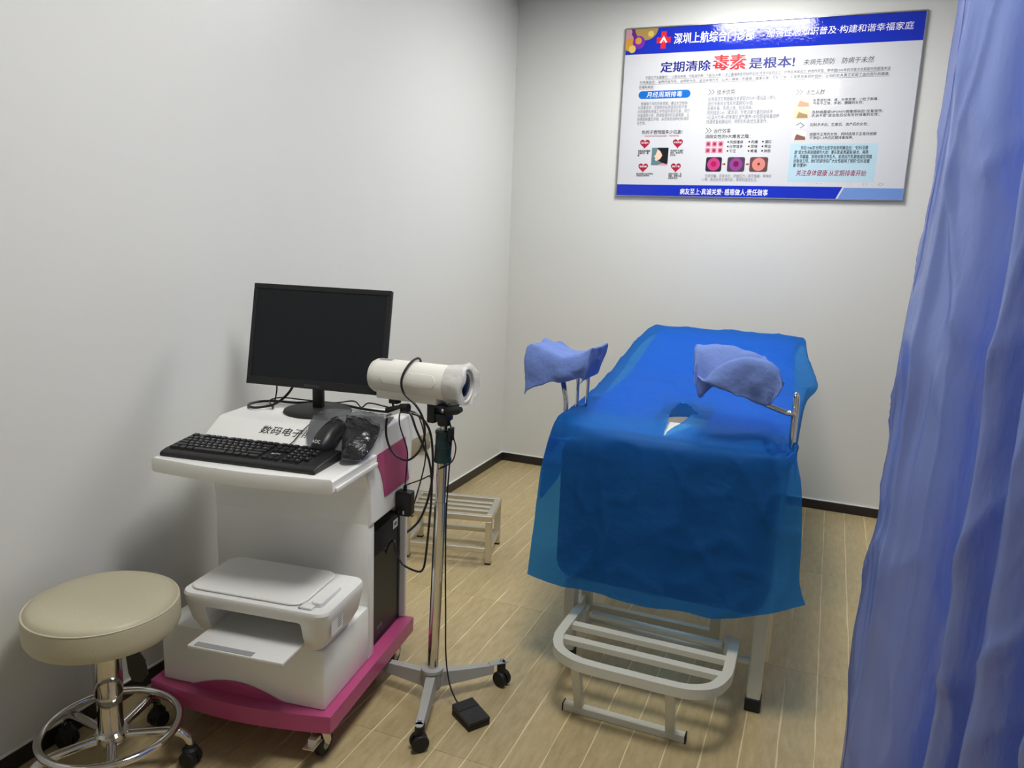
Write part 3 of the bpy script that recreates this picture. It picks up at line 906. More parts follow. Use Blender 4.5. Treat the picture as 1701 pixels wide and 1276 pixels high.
for k in range(6):
    stp_.box(.2866 - .065, .2868 - .065, -.25 + .2, -.228 + .2, .068 + k * .006, .070 + k * .006)
stp_.build('sticker_lines', GREYINK, stk, smooth=False)

# ================================================================== COLPOSCOPE STAND
HX, HY = .846, -2.525
sd = thing('camera_stand', 'chrome pole stand with grey three-leg castor base and dark teal collar', 'stand', (HX, HY, 0))
hub = MB().lathe([(.001, .045), (.028, .045), (.030, .05), (.030, .098), (.034, .102), (.034, .112), (.02, .116), (.001, .116)], 28).build('hub', GREYP, sd)
for ang, ln in ((-70, .235), (46, .235), (176, .235)):
    a = R(ang); dx, dy = math.cos(a), math.sin(a)
    T = Matrix.Rotation(a, 4, 'Z')
    lg = MB()
    ln0 = ln - .03
    rings = []
    for (r_, hw, z0_, z1_) in ((.018, .018, .05, .098), (ln0 * .6, .016, .052, .088), (ln0 - .005, .014, .054, .082), (ln0, .013, .056, .080)):
        rings.append([(r_, -hw, z0_), (r_, hw, z0_), (r_, hw * .8, z1_), (r_, -hw * .8, z1_)])
    lg.loft(rings, T=T)
    leg = lg.build('base_leg', GREYP, sd, angle=30)
    pk = MB()
    pk.box(ln0 - .012, ln + .012, -.012, .012, .0815, .0845, .001, 1, T)
    pk.lathe([(.012, .0815), (.012, .0845)], 16, Matrix.Translation((dx * (ln + .012), dy * (ln + .012), 0)))
    pk.build('castor_bracket', GREYB, sd)
    MB().lathe([(.001, .0845), (.006, .0845), (.006, .089), (.003, .092), (.001, .092)], 12, Matrix.Translation((dx * ln, dy * ln, 0))).build('bolt', CHROME, sd)
    w = MB()
    Tw = Matrix.Translation((dx * (ln + .003), dy * (ln + .003), .0255)) @ Matrix.Rotation(a + R(25), 4, 'Z') @ Matrix.Rotation(PI / 2, 4, 'Y')
    for s in (-1, 1):
        w.lathe([(.001, s * .004), (.023, s * .004), (.0255, s * .007), (.0255, s * .015), (.023, s * .019), (.001, s * .0195)], 24, Tw)
    w.lathe([(.014, .0), (.014, .0815 - .0255)], 12, Matrix.Translation((dx * ln, dy * ln, .0255)))
    w.build('castor', RUBBER, sd)
TX = .022  # the pole leans slightly
def PZ(z): return (TX * (z / .89), 0, z)
MB().tube([PZ(.10), PZ(.655)], .0175, 24).build('lower_pole', CHROME, sd)
MB().tube([PZ(.655), PZ(.78)], .0152, 24).build('upper_pole', CHROME, sd)
MB().tube([PZ(.86), PZ(.895)], .0112, 20).build('inner_pole', CHROME, sd)
T = Matrix.Translation((PZ(.82)[0], 0, 0))
MB().lathe([(.016, .778), (.0245, .778), (.0265, .782), (.0265, .788), (.0245, .792), (.0235, .822), (.0245, .824), (.0225, .828), (.0215, .862), (.0235, .866), (.0235, .872), (.019, .876), (.012, .876)], 32, T).build('collar', TEAL, sd)
hd = MB()
hd.lathe([(.001, .888), (.017, .888), (.019, .892), (.019, .908), (.001, .91)], 24, Matrix.Translation((.022, 0, 0)))
hd.box(-.012, .042, -.022, .022, .902, .925, .004, 2)
hd.box(-.022, .004, -.026, .024, .895, .955, .005, 2)
hd.box(.028, .042, -.02, .02, .92, .952, .004, 2)
hd.box(-.018, .058, -.028, .028, .942, .952, .003, 2)
hd.build('tilt_head', BLACK, sd)
MB().tube([(.03, -.012, .926), (.05, -.03, .938)], .006, 12).build('head_lever', BLACK, sd)
MB().tube(cr([(.045, -.026, .935), (.055, -.034, .941), (.085, -.05, .95), (.098, -.056, .954), (.104, -.058, .956)], 4), [.008 + .005 * math.sin(PI * min(1, i / 13)) for i in range(17)], 14).build('lever_grip', BLACKM, sd)
MB().box(.040, .052, -.012, .012, .845, .885, .003, 2).build('cable_clip', BLACK, sd)

# colposcope camera
cm = thing('video_colposcope', 'white cylindrical video colposcope camera with crumpled plastic around its lens', 'camera', (HX - .045, HY, .952))
TC = Matrix.Translation((0, 0, .061)) @ Matrix.Rotation(PI / 2, 4, 'Y')
RC = .052
MB().lathe([(.001, -.170), (.03, -.170), (.044, -.166), (.050, -.155), (RC, -.14), (RC, .082)], 48, TC).build('barrel', CAMWHITE, cm)
MB().lathe([(RC - .0005, .082), (RC + .0008, .084), (RC + .0008, .133), (RC - .002, .137), (.0455, .137), (.0445, .127), (.001, .127)], 48, TC).build('front_ring', CAMWHITE, cm)
MB().lathe([(.001, .1275), (.0445, .1275), (.043, .132), (.033, .134), (.031, .129), (.001, .129)], 40, TC).build('light_ring', mat('pale_ring', (205, 205, 202), .4), cm)
MB().lathe([(.001, .1295), (.031, .1295), (.029, .134), (.018, .138), (.001, .139)], 32, TC).build('lens', mat('lens_glass', (12, 13, 15), .25, spec=.3), cm)
base = MB().box(-.140, .060, -.036, .036, 0.0, .030, .004, 2).build('mount_block', CAMWHITE, cm)
MB().box(-.045, .02, -.026, .026, -.0005, .001, 0).build('mount_plate', BLACK, cm)
# recessed side grip
grip = []
for k in range(25):
    pass
gm = MB()
gr = rrect(-.118, .062, -.02, .02, .0195, 0, 6)
def on_cyl(x, s, rr):
    a = PI + (s - .012) / RC * -1.0
    a = -PI / 2 - PI / 2 + 0.0
    th = PI + s / RC      # angle measured so that s=0 faces the viewer side (-y)
    return (x, rr * math.cos(th), .061 - rr * math.sin(th))
ring0 = [on_cyl(x, s + .008, RC - .001) for x, s, _ in gr]
ring1 = [on_cyl(x, s + .008, RC + .0012) for x, s, _ in gr]
gi = rrect(-.1165, .0605, -.0185, .0185, .018, 0, 6)
ring2 = [on_cyl(x, s + .008, RC + .0020) for x, s, _ in gi]
gm.loft([ring0, ring1, ring2], False, False)
# fill the top as strips
n = len(gi)
half = n // 2
vs = [Vector(p) for p in ring2]
rowsg = []
for k in range(13):
    s = -.0185 + .037 * k / 12
    hw = .018
    dx_ = math.sqrt(max(0, hw * hw - s * s)) if abs(s) < hw else 0
    xa = -.1165 + .018 - dx_; xb = .0605 - .018 + dx_
    rowsg.append([on_cyl(xa + (xb - xa) * i / 12, s + .008, RC + .0020) for i in range(13)])
gm.grid(rowsg)
gm.build('side_grip', CAMWHITE, cm)
MB().grid([[on_cyl(-.142 + .042 * i / 4, .066 + .016 * k / 5, RC + .0006) for i in range(5)] for k in range(6)]).build('type_plate', GREYTRAY, cm)
# crumpled protective film round the lens
CRUMP = cloth_mat('crumpled_white_film', (226, 226, 224), .35, .25, .25, .4, 60, .6)
rf = []
for k, (x, rr) in enumerate(((.082, RC + .0015), (.10, RC + .002), (.125, RC + .003), (.140, RC + .005), (.148, RC + .003), (.150, RC - .002))):
    ringp = []
    for j in range(40):
        a = 2 * PI * j / 40
        c = (.006 * nz((math.cos(a) * 2.2, math.sin(a) * 2.2, k * .35), 1, 5) + .010 * abs(nz((math.cos(a) * 1.4, math.sin(a) * 1.4, k * .2), 1, 1))) * (0 if k < 1 else min(1, k / 3))
        lobe = .010 * math.exp(-((((a - 3.9) + PI) % (2 * PI) - PI) / .35) ** 2) * (k >= 3)
        ringp.append((x + (.012 * nz((math.cos(a) * 1.8, math.sin(a) * 1.8, 7), 1) if k > 2 else 0), (rr + c + lobe) * math.cos(a), .061 + (rr + c + lobe) * math.sin(a)))
    rf.append(ringp)
MB().loft(rf, False, False).build('lens_film', CRUMP, cm, angle=80)
# connector under the barrel
MB().box(-.112, -.082, -.012, .012, -.018, .001, .002, 1).build('connector', BLACK, cm)

# cables of the camera
cable('camera_cable', [(.757, -2.463, 1.045), (.765, -2.49, 1.069), (.772, -2.535, 1.072), (.770, -2.572, 1.055), (.764, -2.590, 1.022), (.771, -2.590, .985), (.81, -2.588, .952), (.83, -2.582, .915), (.831, -2.572, .865), (.809, -2.56, .813), (.77, -2.55, .776), (.739, -2.55, .775), (.708, -2.55, .796), (.691, -2.55, .836), (.691, -2.55, .882), (.703, -2.55, .917), (.733, -2.55, .930), (.768, -2.545, .922)], .0034, 'black cable wound round the white camera barrel and hanging in a loop')
cable('signal_cable', [(.700, -2.527, .940), (.703, -2.53, .925), (.755, -2.556, .925), (.781, -2.565, .917), (.8, -2.567, .877), (.822, -2.565, .833), (.838, -2.555, .784), (.845, -2.55, .728), (.845, -2.55, .665), (.838, -2.55, .571), (.830, -2.55, .484), (.822, -2.55, .443), (.800, -2.545, .428), (.751, -2.545, .44), (.722, -2.54, .473), (.714, -2.535, .498), (.700, -2.525, .50), (.665, -2.492, .46), (.640, -2.462, .42)], .0034, 'black cable running down the chrome pole and back to the computer tower')
pg = MB()
pg.tube([(.690, -2.545, .915), (.745, -2.56, .932)], .009, 12)
pg.tube([(.745, -2.56, .932), (.772, -2.562, .936)], .012, 12)
pgo = tag(pg.build('cable_plug', RUBBER), 'chunky black cable plug hanging below the white camera', 'plug')
tagm = MB()
tagm.add([(.703, -2.585, .898), (.765, -2.60, .927), (.765, -2.60, .939), (.703, -2.585, .911), (.703, -2.5845, .898), (.765, -2.5995, .927), (.765, -2.5995, .939), (.703, -2.5845, .911)], [(0, 1, 2, 3), (7, 6, 5, 4), (0, 4, 5, 1), (3, 2, 6, 7), (1, 5, 6, 2), (0, 3, 7, 4)])
to_ = tag(tagm.build('cable_tag', STICK, smooth=False), 'white paper tag wrapped around the cable plug', 'tag')
tp_ = MB()
for k in range(5):
    a_ = .14 + .075 * k
    q_ = [Vector((.703, -2.5858, .898)) + Vector((.062, -.0152, .029)) * t_ + Vector((0, 0, h_)) for t_, h_ in ((a_, .0035), (a_ + .05, .0035), (a_ + .05, .009), (a_, .009))]
    tp_.add(q_, [(0, 1, 2, 3)])
tp_.build('tag_print', INKB, to_, smooth=False)
ad = thing('power_adapter', 'black plug-in power adapter hanging by its cord beside the pink side panel', 'adapter', (.690, -2.435, .553), R(7))
MB().box(-.026, .026, -.02, .02, 0, .08, .006, 3).build('housing', BLACK, ad)
MB().tube([(0, 0, .079), (0, 0, .096)], .006, 10).build('strain_relief', RUBBER, ad)
for s in (-.012, .004):
    MB().box(s - .0025, s + .0025, -.0212, -.0195, .008, .02).build('contact', CHROME, ad, smooth=False)
cable('adapter_cord', [(.733, -2.54, .922), (.722, -2.53, .89), (.715, -2.51, .856), (.716, -2.48, .80), (.712, -2.46, .76), (.700, -2.445, .705), (.690, -2.436, .645)], .0022, 'thin black cord holding the power adapter')
cable('stand_cord', [(.691, -2.436, .648), (.70, -2.437, .655), (.756, -2.45, .684), (.80, -2.48, .712), (.836, -2.545, .732)], .002, 'thin black cord slung from the power adapter to the chrome pole')
# foot pedal
pd = thing('foot_pedal', 'small black foot switch pedal on the floor beside the stand', 'foot pedal', (1.0, -2.563, 0), R(-33))
MB().box(-.05, .05, -.037, .037, 0, .016, .003, 2).build('base', BLACKM, pd)
pt = MB().prism([(-.05, .017), (.05, .017), (.05, .026), (-.05, .034)], 'y', -.036, .036).build('treadle', BLACK, pd)
MB().prism([(-.0502, .0346), (-.012, .0316), (-.012, .0322), (-.0502, .0352)], 'y', -.0355, .0355).build('tread_pad', BLACKM, pd, smooth=False)
cable('pedal_cord', [(.886, -2.525, .90), (.892, -2.52, .87), (.890, -2.518, .838), (.880, -2.512, .716), (.876, -2.512, .603), (.877, -2.512, .469), (.882, -2.512, .294), (.888, -2.515, .155), (.905, -2.52, .07), (.933, -2.53, .028), (.952, -2.537, .022)], .0024, 'thin black cord dropping along the chrome pole to the foot pedal')
cable('clip_cord', [(.895, -2.53, .872), (.903, -2.53, .855), (.911, -2.53, .826), (.902, -2.53, .788), (.880, -2.538, .768), (.866, -2.548, .762)], .002, 'short black cord looping beside the dark teal collar')

# ================================================================== STEEL STEP STOOL
ss = thing('step_stool', 'low stainless steel step stool with slatted top below the wall socket', 'step stool', (.603, -1.528, 0), R(14))
SL, SW, SH, TB = .40, .265, .225, .014
def sbox(x0, x1, y0, y1, z0, z1): return MB().box(x0, x1, y0, y1, z0, z1, .002, 1)
for x in (-TB, -SL + TB):
    for y in (TB, SW - TB):
        l = sbox(x - TB, x + TB, y - TB, y + TB, .006, SH - .026).build('leg', STEEL, ss)
        MB().box(x - TB, x + TB, y - TB, y + TB, 0, .006).build('leg_cap', RUBBER, l, smooth=False)
for y in (0, SW - .028):
    sbox(-SL, 0, y, y + .028, SH - .026, SH).build('top_rail', STEEL, ss)
    sbox(-SL + .028, -.028, y + .004, y + .024, .052, .074).build('stretcher', STEEL, ss)
for x in (-.028, -SL):
    sbox(x, x + .028, .028, SW - .028, SH - .026, SH).build('end_rail', STEEL, ss)
    sbox(x + .004, x + .024, .028, SW - .028, .052, .074).build('stretcher', STEEL, ss)
for k in range(3):
    y = .028 + (SW - .056) * (k + 1) / 4 - .012
    sbox(-SL + .028, -.028, y, y + .024, SH - .022, SH - .002).build('slat', STEEL, ss)

# ================================================================== ROLLING STOOL
rs = thing('rolling_stool', 'round beige leatherette stool on a chrome column with foot ring and castors', 'stool', (.238, -3.168, 0))
SR = .182
MB().lathe([(.001, .405), (.165, .405), (.176, .410), (.181, .420), (SR, .436), (SR, .468), (.180, .478), (.176, .4815)], 64).build('seat_side', LEATHER, rs)
tp = MB()
tp.lathe([(.1765, .479), (.172, .487), (.160, .493), (.13, .497), (.08, .4985), (.001, .499)], 64)
tp.build('seat_top', LEATHER, rs)
MB().tube([(.1785 * math.cos(2 * PI * i / 64), .1785 * math.sin(2 * PI * i / 64), .481) for i in range(64)], .0022, 8, closed=True).build('piping', PIPING, rs)
MB().lathe([(.001, .375), (.034, .375), (.036, .38), (.036, .405), (.001, .405)], 24).build('seat_socket', BLACK, rs)
MB().lathe([(.001, .225), (.032, .225), (.035, .23), (.035, .376), (.001, .376)], 40).build('outer_column', CHROME, rs)
MB().lathe([(.001, .12), (.031, .12), (.031, .225), (.001, .225)], 40).build('inner_column', CHROME, rs)
MB().lathe([(.001, .06), (.012, .06), (.016, .09), (.040, .095), (.043, .105), (.043, .118), (.036, .124), (.001, .124)], 36).build('hub', CHROME, rs)
MB().prism([(.034, .405), (.058, .405), (.074, .35), (.094, .315), (.10, .275), (.086, .258), (.062, .262), (.054, .285), (.050, .335)], 'y', -.006, .006, Matrix.Rotation(R(28), 4, 'Z')).build('height_lever', BLACK, rs)
ZR = .128; RR = .166
MB().tube([(RR * math.cos(2 * PI * i / 72), RR * math.sin(2 * PI * i / 72), ZR) for i in range(72)], .0105, 14, closed=True).build('foot_ring', CHROME, rs)
for k in range(5):
    a = R(31 + 72 * k); c, s = math.cos(a), math.sin(a)
    pts = cr([(.03 * c, .03 * s, .104), (.12 * c, .12 * s, .106), (.16 * c, .16 * s, .104), (.183 * c, .183 * s, .090), (.194 * c, .194 * s, .07), (.197 * c, .197 * s, .052)], 5)
    MB().tube(pts, [.0125 if i < 12 else .0125 - .004 * (i - 12) / 14 for i in range(len(pts))], 14).build('base_leg', CHROME, rs)
    cx, cy = .195 * c, .195 * s
    cst = MB()
    th = a + R(70) if k != 2 else R(90)
    Tw = Matrix.Translation((cx, cy, .024)) @ Matrix.Rotation(th, 4, 'Z') @ Matrix.Rotation(PI / 2, 4, 'Y')
    for sgn in (-1, 1):
        cst.lathe([(.001, sgn * .003), (.022, sgn * .003), (.024, sgn * .006), (.024, sgn * .018), (.021, sgn * .022), (.001, sgn * .0225)], 24, Tw)
    cst.lathe([(.001, .03), (.020, .03), (.021, .05), (.013, .056), (.013, .064), (.001, .064)], 20, Matrix.Translation((cx, cy, 0)))
    cst.build('castor', RUBBER, rs)

# ================================================================== WALL SOCKET
ws = thing('wall_socket', 'bronze double wall socket low on the wall behind the camera stand', 'wall socket', (0, -1.11, .322))
MB().box(0, .008, -.105, .0, 0, .088, .002, 2).build('socket_plate', BRONZE, ws)
MB().box(0, .008, .0015, .105, 0, .088, .002, 2).build('socket_plate', BRONZE, ws)
MB().box(.008, .022, .02, .09, .010, .045, .003, 2).build('plug', mat('bronze_grey', (120, 116, 102), .4), ws)
MB().box(.008, .0095, -.09, -.03, .02, .068, .001, 1).build('socket_insert', BRONZE, ws)

# ================================================================== CURTAIN
SATIN = cloth_mat('blue_satin', (142, 160, 214), .30, 0.0, .24, .7, 16, 1.0, fibre=True, t_rgb=(40, 88, 226))
SATIN.node_tree.nodes['Principled BSDF'].inputs['Metallic'].default_value = .25
SATIN.node_tree.nodes['Principled BSDF'].inputs['Coat Weight'].default_value = .35
SATIN.node_tree.nodes['Principled BSDF'].inputs['Coat Roughness'].default_value = .22
for _n in SATIN.node_tree.nodes:
    if _n.type == 'MAPPING': _n.inputs['Scale'].default_value = (1, 1, .3)
crl = thing('curtain_rail', 'white curtain rail fixed to the ceiling above the blue curtain', 'curtain rail', (2.05, -2.46, RZ))
dirn = Vector((.47, -.82, 0)).normalized(); prp = Vector((dirn.y, -dirn.x, 0))   # prp points to the camera side
ra = MB().tube([tuple(dirn * -0.0 + Vector((0, 0, -.012))), tuple(dirn * 1.35 + Vector((0, 0, -.012)))], 0, sq=(.012, .012)).build('rail', WHITE, crl)
ctop, cbot = 2.77, .03
NV, NS = 130, 420
LEN = 1.25
prev = None
FOLD = [(-.05, 0), (0, .004), (.04, .022), (.085, .040), (.105, .052), (.13, .040), (.185, .020), (.222, -.034), (.24, -.040), (.262, .012), (.278, .030), (.296, .012), (.325, -.042), (.345, -.036),
        (.375, .03), (.40, .042), (.43, .01), (.46, -.04), (.49, -.02), (.53, .04), (.57, .02), (.61, -.04), (.66, .035), (.71, -.035), (.77, .04), (.83, -.035), (.89, .035), (.95, -.035), (1.01, .035), (1.07, -.035), (1.13, .03), (1.2, -.03), (1.4, .0)]
def fold(x):
    for i in range(len(FOLD) - 1):
        (a, fa), (b, fb) = FOLD[i], FOLD[i + 1]
        if a <= x < b:
            t = (x - a) / (b - a)
            m0 = (fb - FOLD[max(i - 1, 0)][1]) / (b - FOLD[max(i - 1, 0)][0] + 1e-9) * (b - a)
            n2 = FOLD[min(i + 2, len(FOLD) - 1)]
            m1 = (n2[1] - fa) / (n2[0] - a + 1e-9) * (b - a)
            return (2 * t ** 3 - 3 * t * t + 1) * fa + (t ** 3 - 2 * t * t + t) * m0 + (-2 * t ** 3 + 3 * t * t) * fb + (t ** 3 - t * t) * m1
    return 0.0
def curtain_pt(s, z):
    t = s
    k = 1 - (z - cbot) / (ctop - cbot)       # 0 top, 1 bottom
    spread = 1.0 + .04 * k
    d = s * spread
    # one wide flap at the free edge, then tighter pleats
    sp = s + .010 * math.sin(k * 3.1 + s * 8) - .02 * k * (s > 0) * min(1, s / .2)
    off = fold(sp) * (.85 + .3 * k)
    sk = 0.0
    crk = .0035 * nz((s * 20, z * 6.0, 0), 1, 2) + .009 * abs(nz((s * 10 + z * .9, z * 3.0, 3), 1, 4))
    r1 = (1 - abs(nz((s * 13 + .5 * math.sin(z * 1.7), z * .8, 8), 1, 6))) ** 9
    r2 = (1 - abs(nz((s * 9 + z * .5, z * 2.2, 4), 1, 9))) ** 10
    r3 = (1 - abs(nz((s * 6 + .35 * math.sin(z * 4.2), z * 1.6, 14), 1, 3))) ** 14
    crk += .008 * r1 + .009 * r2 + .012 * r3
    edge_shift = (.040 - .066 * min(1, k * 1.2)) * math.exp(-s / .5) + .006 * math.sin(z * 9) * math.exp(-s / .03)
    base = Vector((2.048, -2.465, 0)) + dirn * (d + sk) + prp * (off + crk)
    return (base.x + edge_shift, base.y, z)
cu_rows = []
for i in range(NV + 1):
    z = ctop - (ctop - cbot) * i / NV
    cu_rows.append([curtain_pt(LEN * j / NS, z) for j in range(NS + 1)])
ct = thing('curtain', 'shiny light blue satin privacy curtain hanging in folds beside the exam bed', 'curtain', (2.05, -2.46, 0))
def shift(rws): return [[(p[0] - 2.05, p[1] + 2.46, p[2]) for p in r] for r in rws]
MB().grid(shift(cu_rows)).build('drape', SATIN, ct, angle=85)
# folded hem along the free edge
hem = []
for i in range(NV + 1):
    z = ctop - (ctop - cbot) * i / NV
    hem.append([(lambda q: (q[0] + prp.x * o_, q[1] + prp.y * o_, q[2]))(curtain_pt(s_, z)) for s_, o_ in ((0, 0), (.0005, .0016), (.01, .0022), (.03, .0022), (.038, .0018), (.0385, .0))])
MB().grid(shift(hem)).build('side_hem', SATIN, ct, angle=85)

# ================================================================== WALL POSTER
PX0, PX1, PZ0, PZ1 = .6553, 2.1544, 1.6797, 2.5872
PWD, PHT = PX1 - PX0, PZ1 - PZ0
po = thing('wall_poster', 'glossy Chinese health information poster with blue bands in a silver frame', 'poster', (PX0, 0, PZ0))
GLOSSW = mat('poster_white', (204, 206, 211), .05, spec=.36, bump=.05, bump_scale=70)
GBLUE = mat('poster_blue', (24, 48, 182), .05, spec=.36, bump=.05, bump_scale=70)
GNAVY = mat('poster_navy_ink', (30, 34, 128), .2)
GRED = mat('poster_red_ink', (222, 36, 48), .2)
GCRIM = mat('poster_crimson_ink', (160, 28, 62), .2)
GLBLUE = mat('poster_steel_blue', (112, 146, 206), .1)
GBOX = mat('poster_pale_blue', (178, 208, 222), .1)
GPILL = mat('poster_pill_blue', (22, 104, 190), .15)
GTXT = mat('poster_text_ink', (52, 52, 60), .3)
GGREY = mat('poster_grey_ink', (110, 112, 120), .3)
YF = -.0105
def pbox(x0, x1, z0, z1, name, m, lift=1, parent=po):
    return MB().box(x0, x1, YF - .0004 * lift, YF, z0, z1).build(name, m, parent, smooth=False)
def ppoly(pts, name, m, lift=1, parent=po):
    return MB().prism(pts, 'y', YF - .0004 * lift, YF).build(name, m, parent, smooth=False)
MB().box(.002, PWD - .002, YF, 0, .002, PHT - .002).build('board', GLOSSW, po, smooth=False)
frm = MB()
fw_ = .007
for a in ((0, PWD, 0, fw_), (0, PWD, PHT - fw_, PHT), (0, fw_, fw_, PHT - fw_), (PWD - fw_, PWD, fw_, PHT - fw_)):
    frm.box(a[0], a[1], -.016, 0, a[2], a[3], .0015, 1)
frm.build('frame', ALU, po)
pbox(fw_, PWD - fw_, .768, PHT - fw_, 'header_band', GBLUE)
ppoly([(fw_, fw_), (1.178, fw_), (1.206, .068), (fw_, .068)], 'footer_band', GBLUE)
ppoly([(1.188, fw_), (PWD - fw_, fw_), (PWD - fw_, .064), (1.214, .064)], 'footer_corner', GLBLUE)
def PF(l=2): return ((0, YF - .0004 * l - .0002, 0), (1, 0, 0), (0, 0, 1))
def ptext(body, rect, m=GTXT, bold=.0, res=1, shear=0.0, l=1, name='lettering', parent=po):
    text(body, name, m, parent, PF(l), rect, bold, res, shear)
# bubbles in the corner
def disc(cx, cz, r, m, lift, name='bubble', rz=None, cl=None):
    pts = []
    for i in range(24):
        x = cx + r * math.cos(2 * PI * i / 24); z = cz + (rz or r) * math.sin(2 * PI * i / 24)
        if cl: x = max(cl[0], min(cl[1], x)); z = max(cl[2], min(cl[3], z))
        pts.append((x, z))
    return ppoly(pts, name, m, lift)
bc = [mat('bubble_purple', (98, 40, 120), .2), mat('bubble_amber', (206, 150, 60), .2), mat('bubble_olive', (170, 140, 80), .2), mat('bubble_violet', (120, 40, 170), .2), mat('bubble_yellow', (216, 190, 96), .2), mat('bubble_rose', (200, 150, 160), .2)]
CLP = (fw_, 1.0, .77, PHT - fw_)
for i, (cx, cz, r, k) in enumerate(((.07, .862, .055, 0), (.12, .905, .065, 2), (.145, .872, .016, 4), (.02, .85, .028, 5), (.03, .82, .034, 1), (.08, .83, .034, 3), (.045, .797, .02, 4), (.078, .838, .018, 1), (.02, .885, .02, 5))):
    disc(cx, cz, r, bc[k], 2 + i, cl=CLP)
cxm, czm = .217, .836
ppoly([(cxm - .014, czm - .044), (cxm + .014, czm - .044), (cxm + .014, czm - .015), (cxm + .038, czm - .015), (cxm + .038, czm + .015), (cxm + .014, czm + .015), (cxm + .014, czm + .044), (cxm - .014, czm + .044), (cxm - .014, czm + .015), (cxm - .038, czm + .015), (cxm - .038, czm - .015), (cxm - .014, czm - .015)], 'logo_cross', GRED, 3)
ppoly([(cxm - .021, czm - .014), (cxm - .011, czm - .014), (cxm, czm + .004), (cxm + .011, czm - .014), (cxm + .021, czm - .014), (cxm, czm + .022)], 'logo_mark', INKW, 5)
disc(cxm, czm - .008, .004, bc[1], 6, 'logo_dot')
ptext('深圳上航综合门诊部', (.275, .694, .812, .868), INKW, .018, 3)
ptext('加强性病知识普及·构建和谐幸福家庭', (.756, 1.445, .820, .858), INKW, .0, 3, .08)
ptext('定期清除', (.212, .481, .668, .722), GNAVY, .022, 3)
ptext('毒素', (.495, .663, .668, .744), GRED, .03, 3)
ptext('是根本!', (.682, .908, .668, .722), GNAVY, .022, 3)
for (a, b_) in (((.50, .725), (.575, .682)), ((.585, .678), (.66, .735))):
    v = Vector((b_[0] - a[0], b_[1] - a[1])).normalized(); n_ = Vector((-v.y, v.x)) * .0022
    ppoly([(a[0] + n_.x, a[1] + n_.y), (a[0] - n_.x, a[1] - n_.y), (b_[0] - n_.x, b_[1] - n_.y), (b_[0] + n_.x, b_[1] + n_.y)], 'scratch_line', GLOSSW, 3)
ptext('未病先预防　防病于未然', (.951, 1.285, .674, .704), INKB, .0, 2, .15)
ptext('中国古代名医曾云：“上医治未病，中医治已病，下医治大病”，浙江嘉福莱医院始终坚持“传承中医药文化，优秀名术真诚念”的合作宗旨，把中国5000年的中医文化和现代西医技术进', (.131, 1.364, .635, .652), GTXT)
ptext('行完美结合，以养代治为先，以预防为先，以治未病为先，让人少得病、不得病、健康长寿、控制已病、永葆青春美丽的目标，让咱们女人真正实现了由内而外的健康、', (.099, 1.364, .610, .627), GTXT)
ptext('性福和美丽！', (.097, .182, .586, .602), GTXT)
for a in ((.131, 1.364, .6315), (.099, 1.364, .6065), (.097, .182, .582)):
    pbox(a[0], a[1], a[2], a[2] + .0012, 'underline', GTXT)
pts = []
for cx, a0 in ((.386 - .021, -90), (.097 + .021, 90)):
    for i in range(9):
        a = R(a0 + 180 * i / 8); pts.append((cx + .021 * math.cos(a), .5525 + .021 * math.sin(a)))
ppoly(pts, 'pill_heading', GPILL)
ptext('月经周期排毒', (.144, .341, .538, .568), INKW, .0, 2, .05, 2)
ptext('　根据每个月的月经周期，通过太空舱纳\n米排毒技术，定期把存在阴道深处和子宫\n内的细胞和病菌之中残留的黑泥垃圾，进行\n全面清除子宫、阴道皱褶内的垃圾毒素，让\n她病原体重生环境，从而降低各种妇科病的\n发生率。', (.099, .388, .392, .515), GGREY)
ptext('你的子宫残留多少垃圾?', (.13, .358, .342, .364), INKB, .015)
ptext('您身边的环境中含有这些毒素，不得不防不慎', (.148, .339, .327, .336), GCRIM)
def heart(cx, cz, w):
    pts = []
    for i in range(28):
        a = 2 * PI * i / 28
        x = 16 * math.sin(a) ** 3; z = 13 * math.cos(a) - 5 * math.cos(2 * a) - 2 * math.cos(3 * a) - math.cos(4 * a)
        pts.append((cx + x / 32 * w, cz + z / 32 * w))
    return ppoly(pts, 'heart', GCRIM)
for (cx, cz, s) in ((.152, .292, '毛孔粗大'), (.337, .293, '异常阴道'), (.151, .163, '毒斑色斑'), (.336, .164, '衰老下垂')):
    heart(cx, cz, .056)
    ptext(s, (cx - .021, cx + .021, cz - .001, cz + .009), INKW, .01, 1, 0, 2)
for (r, s) in (((.116, .186, .222, .257), '宫寒者身材臃肿\n手脚冰凉、腰\n酸'), ((.299, .370, .224, .258), '使宫颈产生糜烂\n病变、影响产生\n性关系'), ((.115, .209, .112, .132), '每天清晨分泌异常增\n多者的白带异味'), ((.297, .371, .100, .133), '宫腔代谢差，各\n毒素、毒物引起\n皮肤变老变')):
    ptext(s, r, INKB, .02)
# small portrait
pbox(.195, .288, .174, .269, 'portrait', mat('portrait_teal', (92, 124, 134), .2))
ppoly([(.225, .269), (.288, .269), (.288, .185), (.270, .178), (.236, .200), (.240, .235)], 'portrait_hair', mat('portrait_black', (22, 22, 30), .2), 2)
ppoly([(.228, .262), (.243, .250), (.256, .228), (.244, .208), (.222, .196), (.214, .206), (.218, .214), (.209, .222), (.219, .232)], 'portrait_face', mat('portrait_skin', (226, 196, 172), .2), 3)
ppoly([(.236, .178), (.262, .186), (.288, .178), (.288, .174), (.236, .174)], 'portrait_collar', mat('portrait_rose', (206, 150, 160), .2), 3)
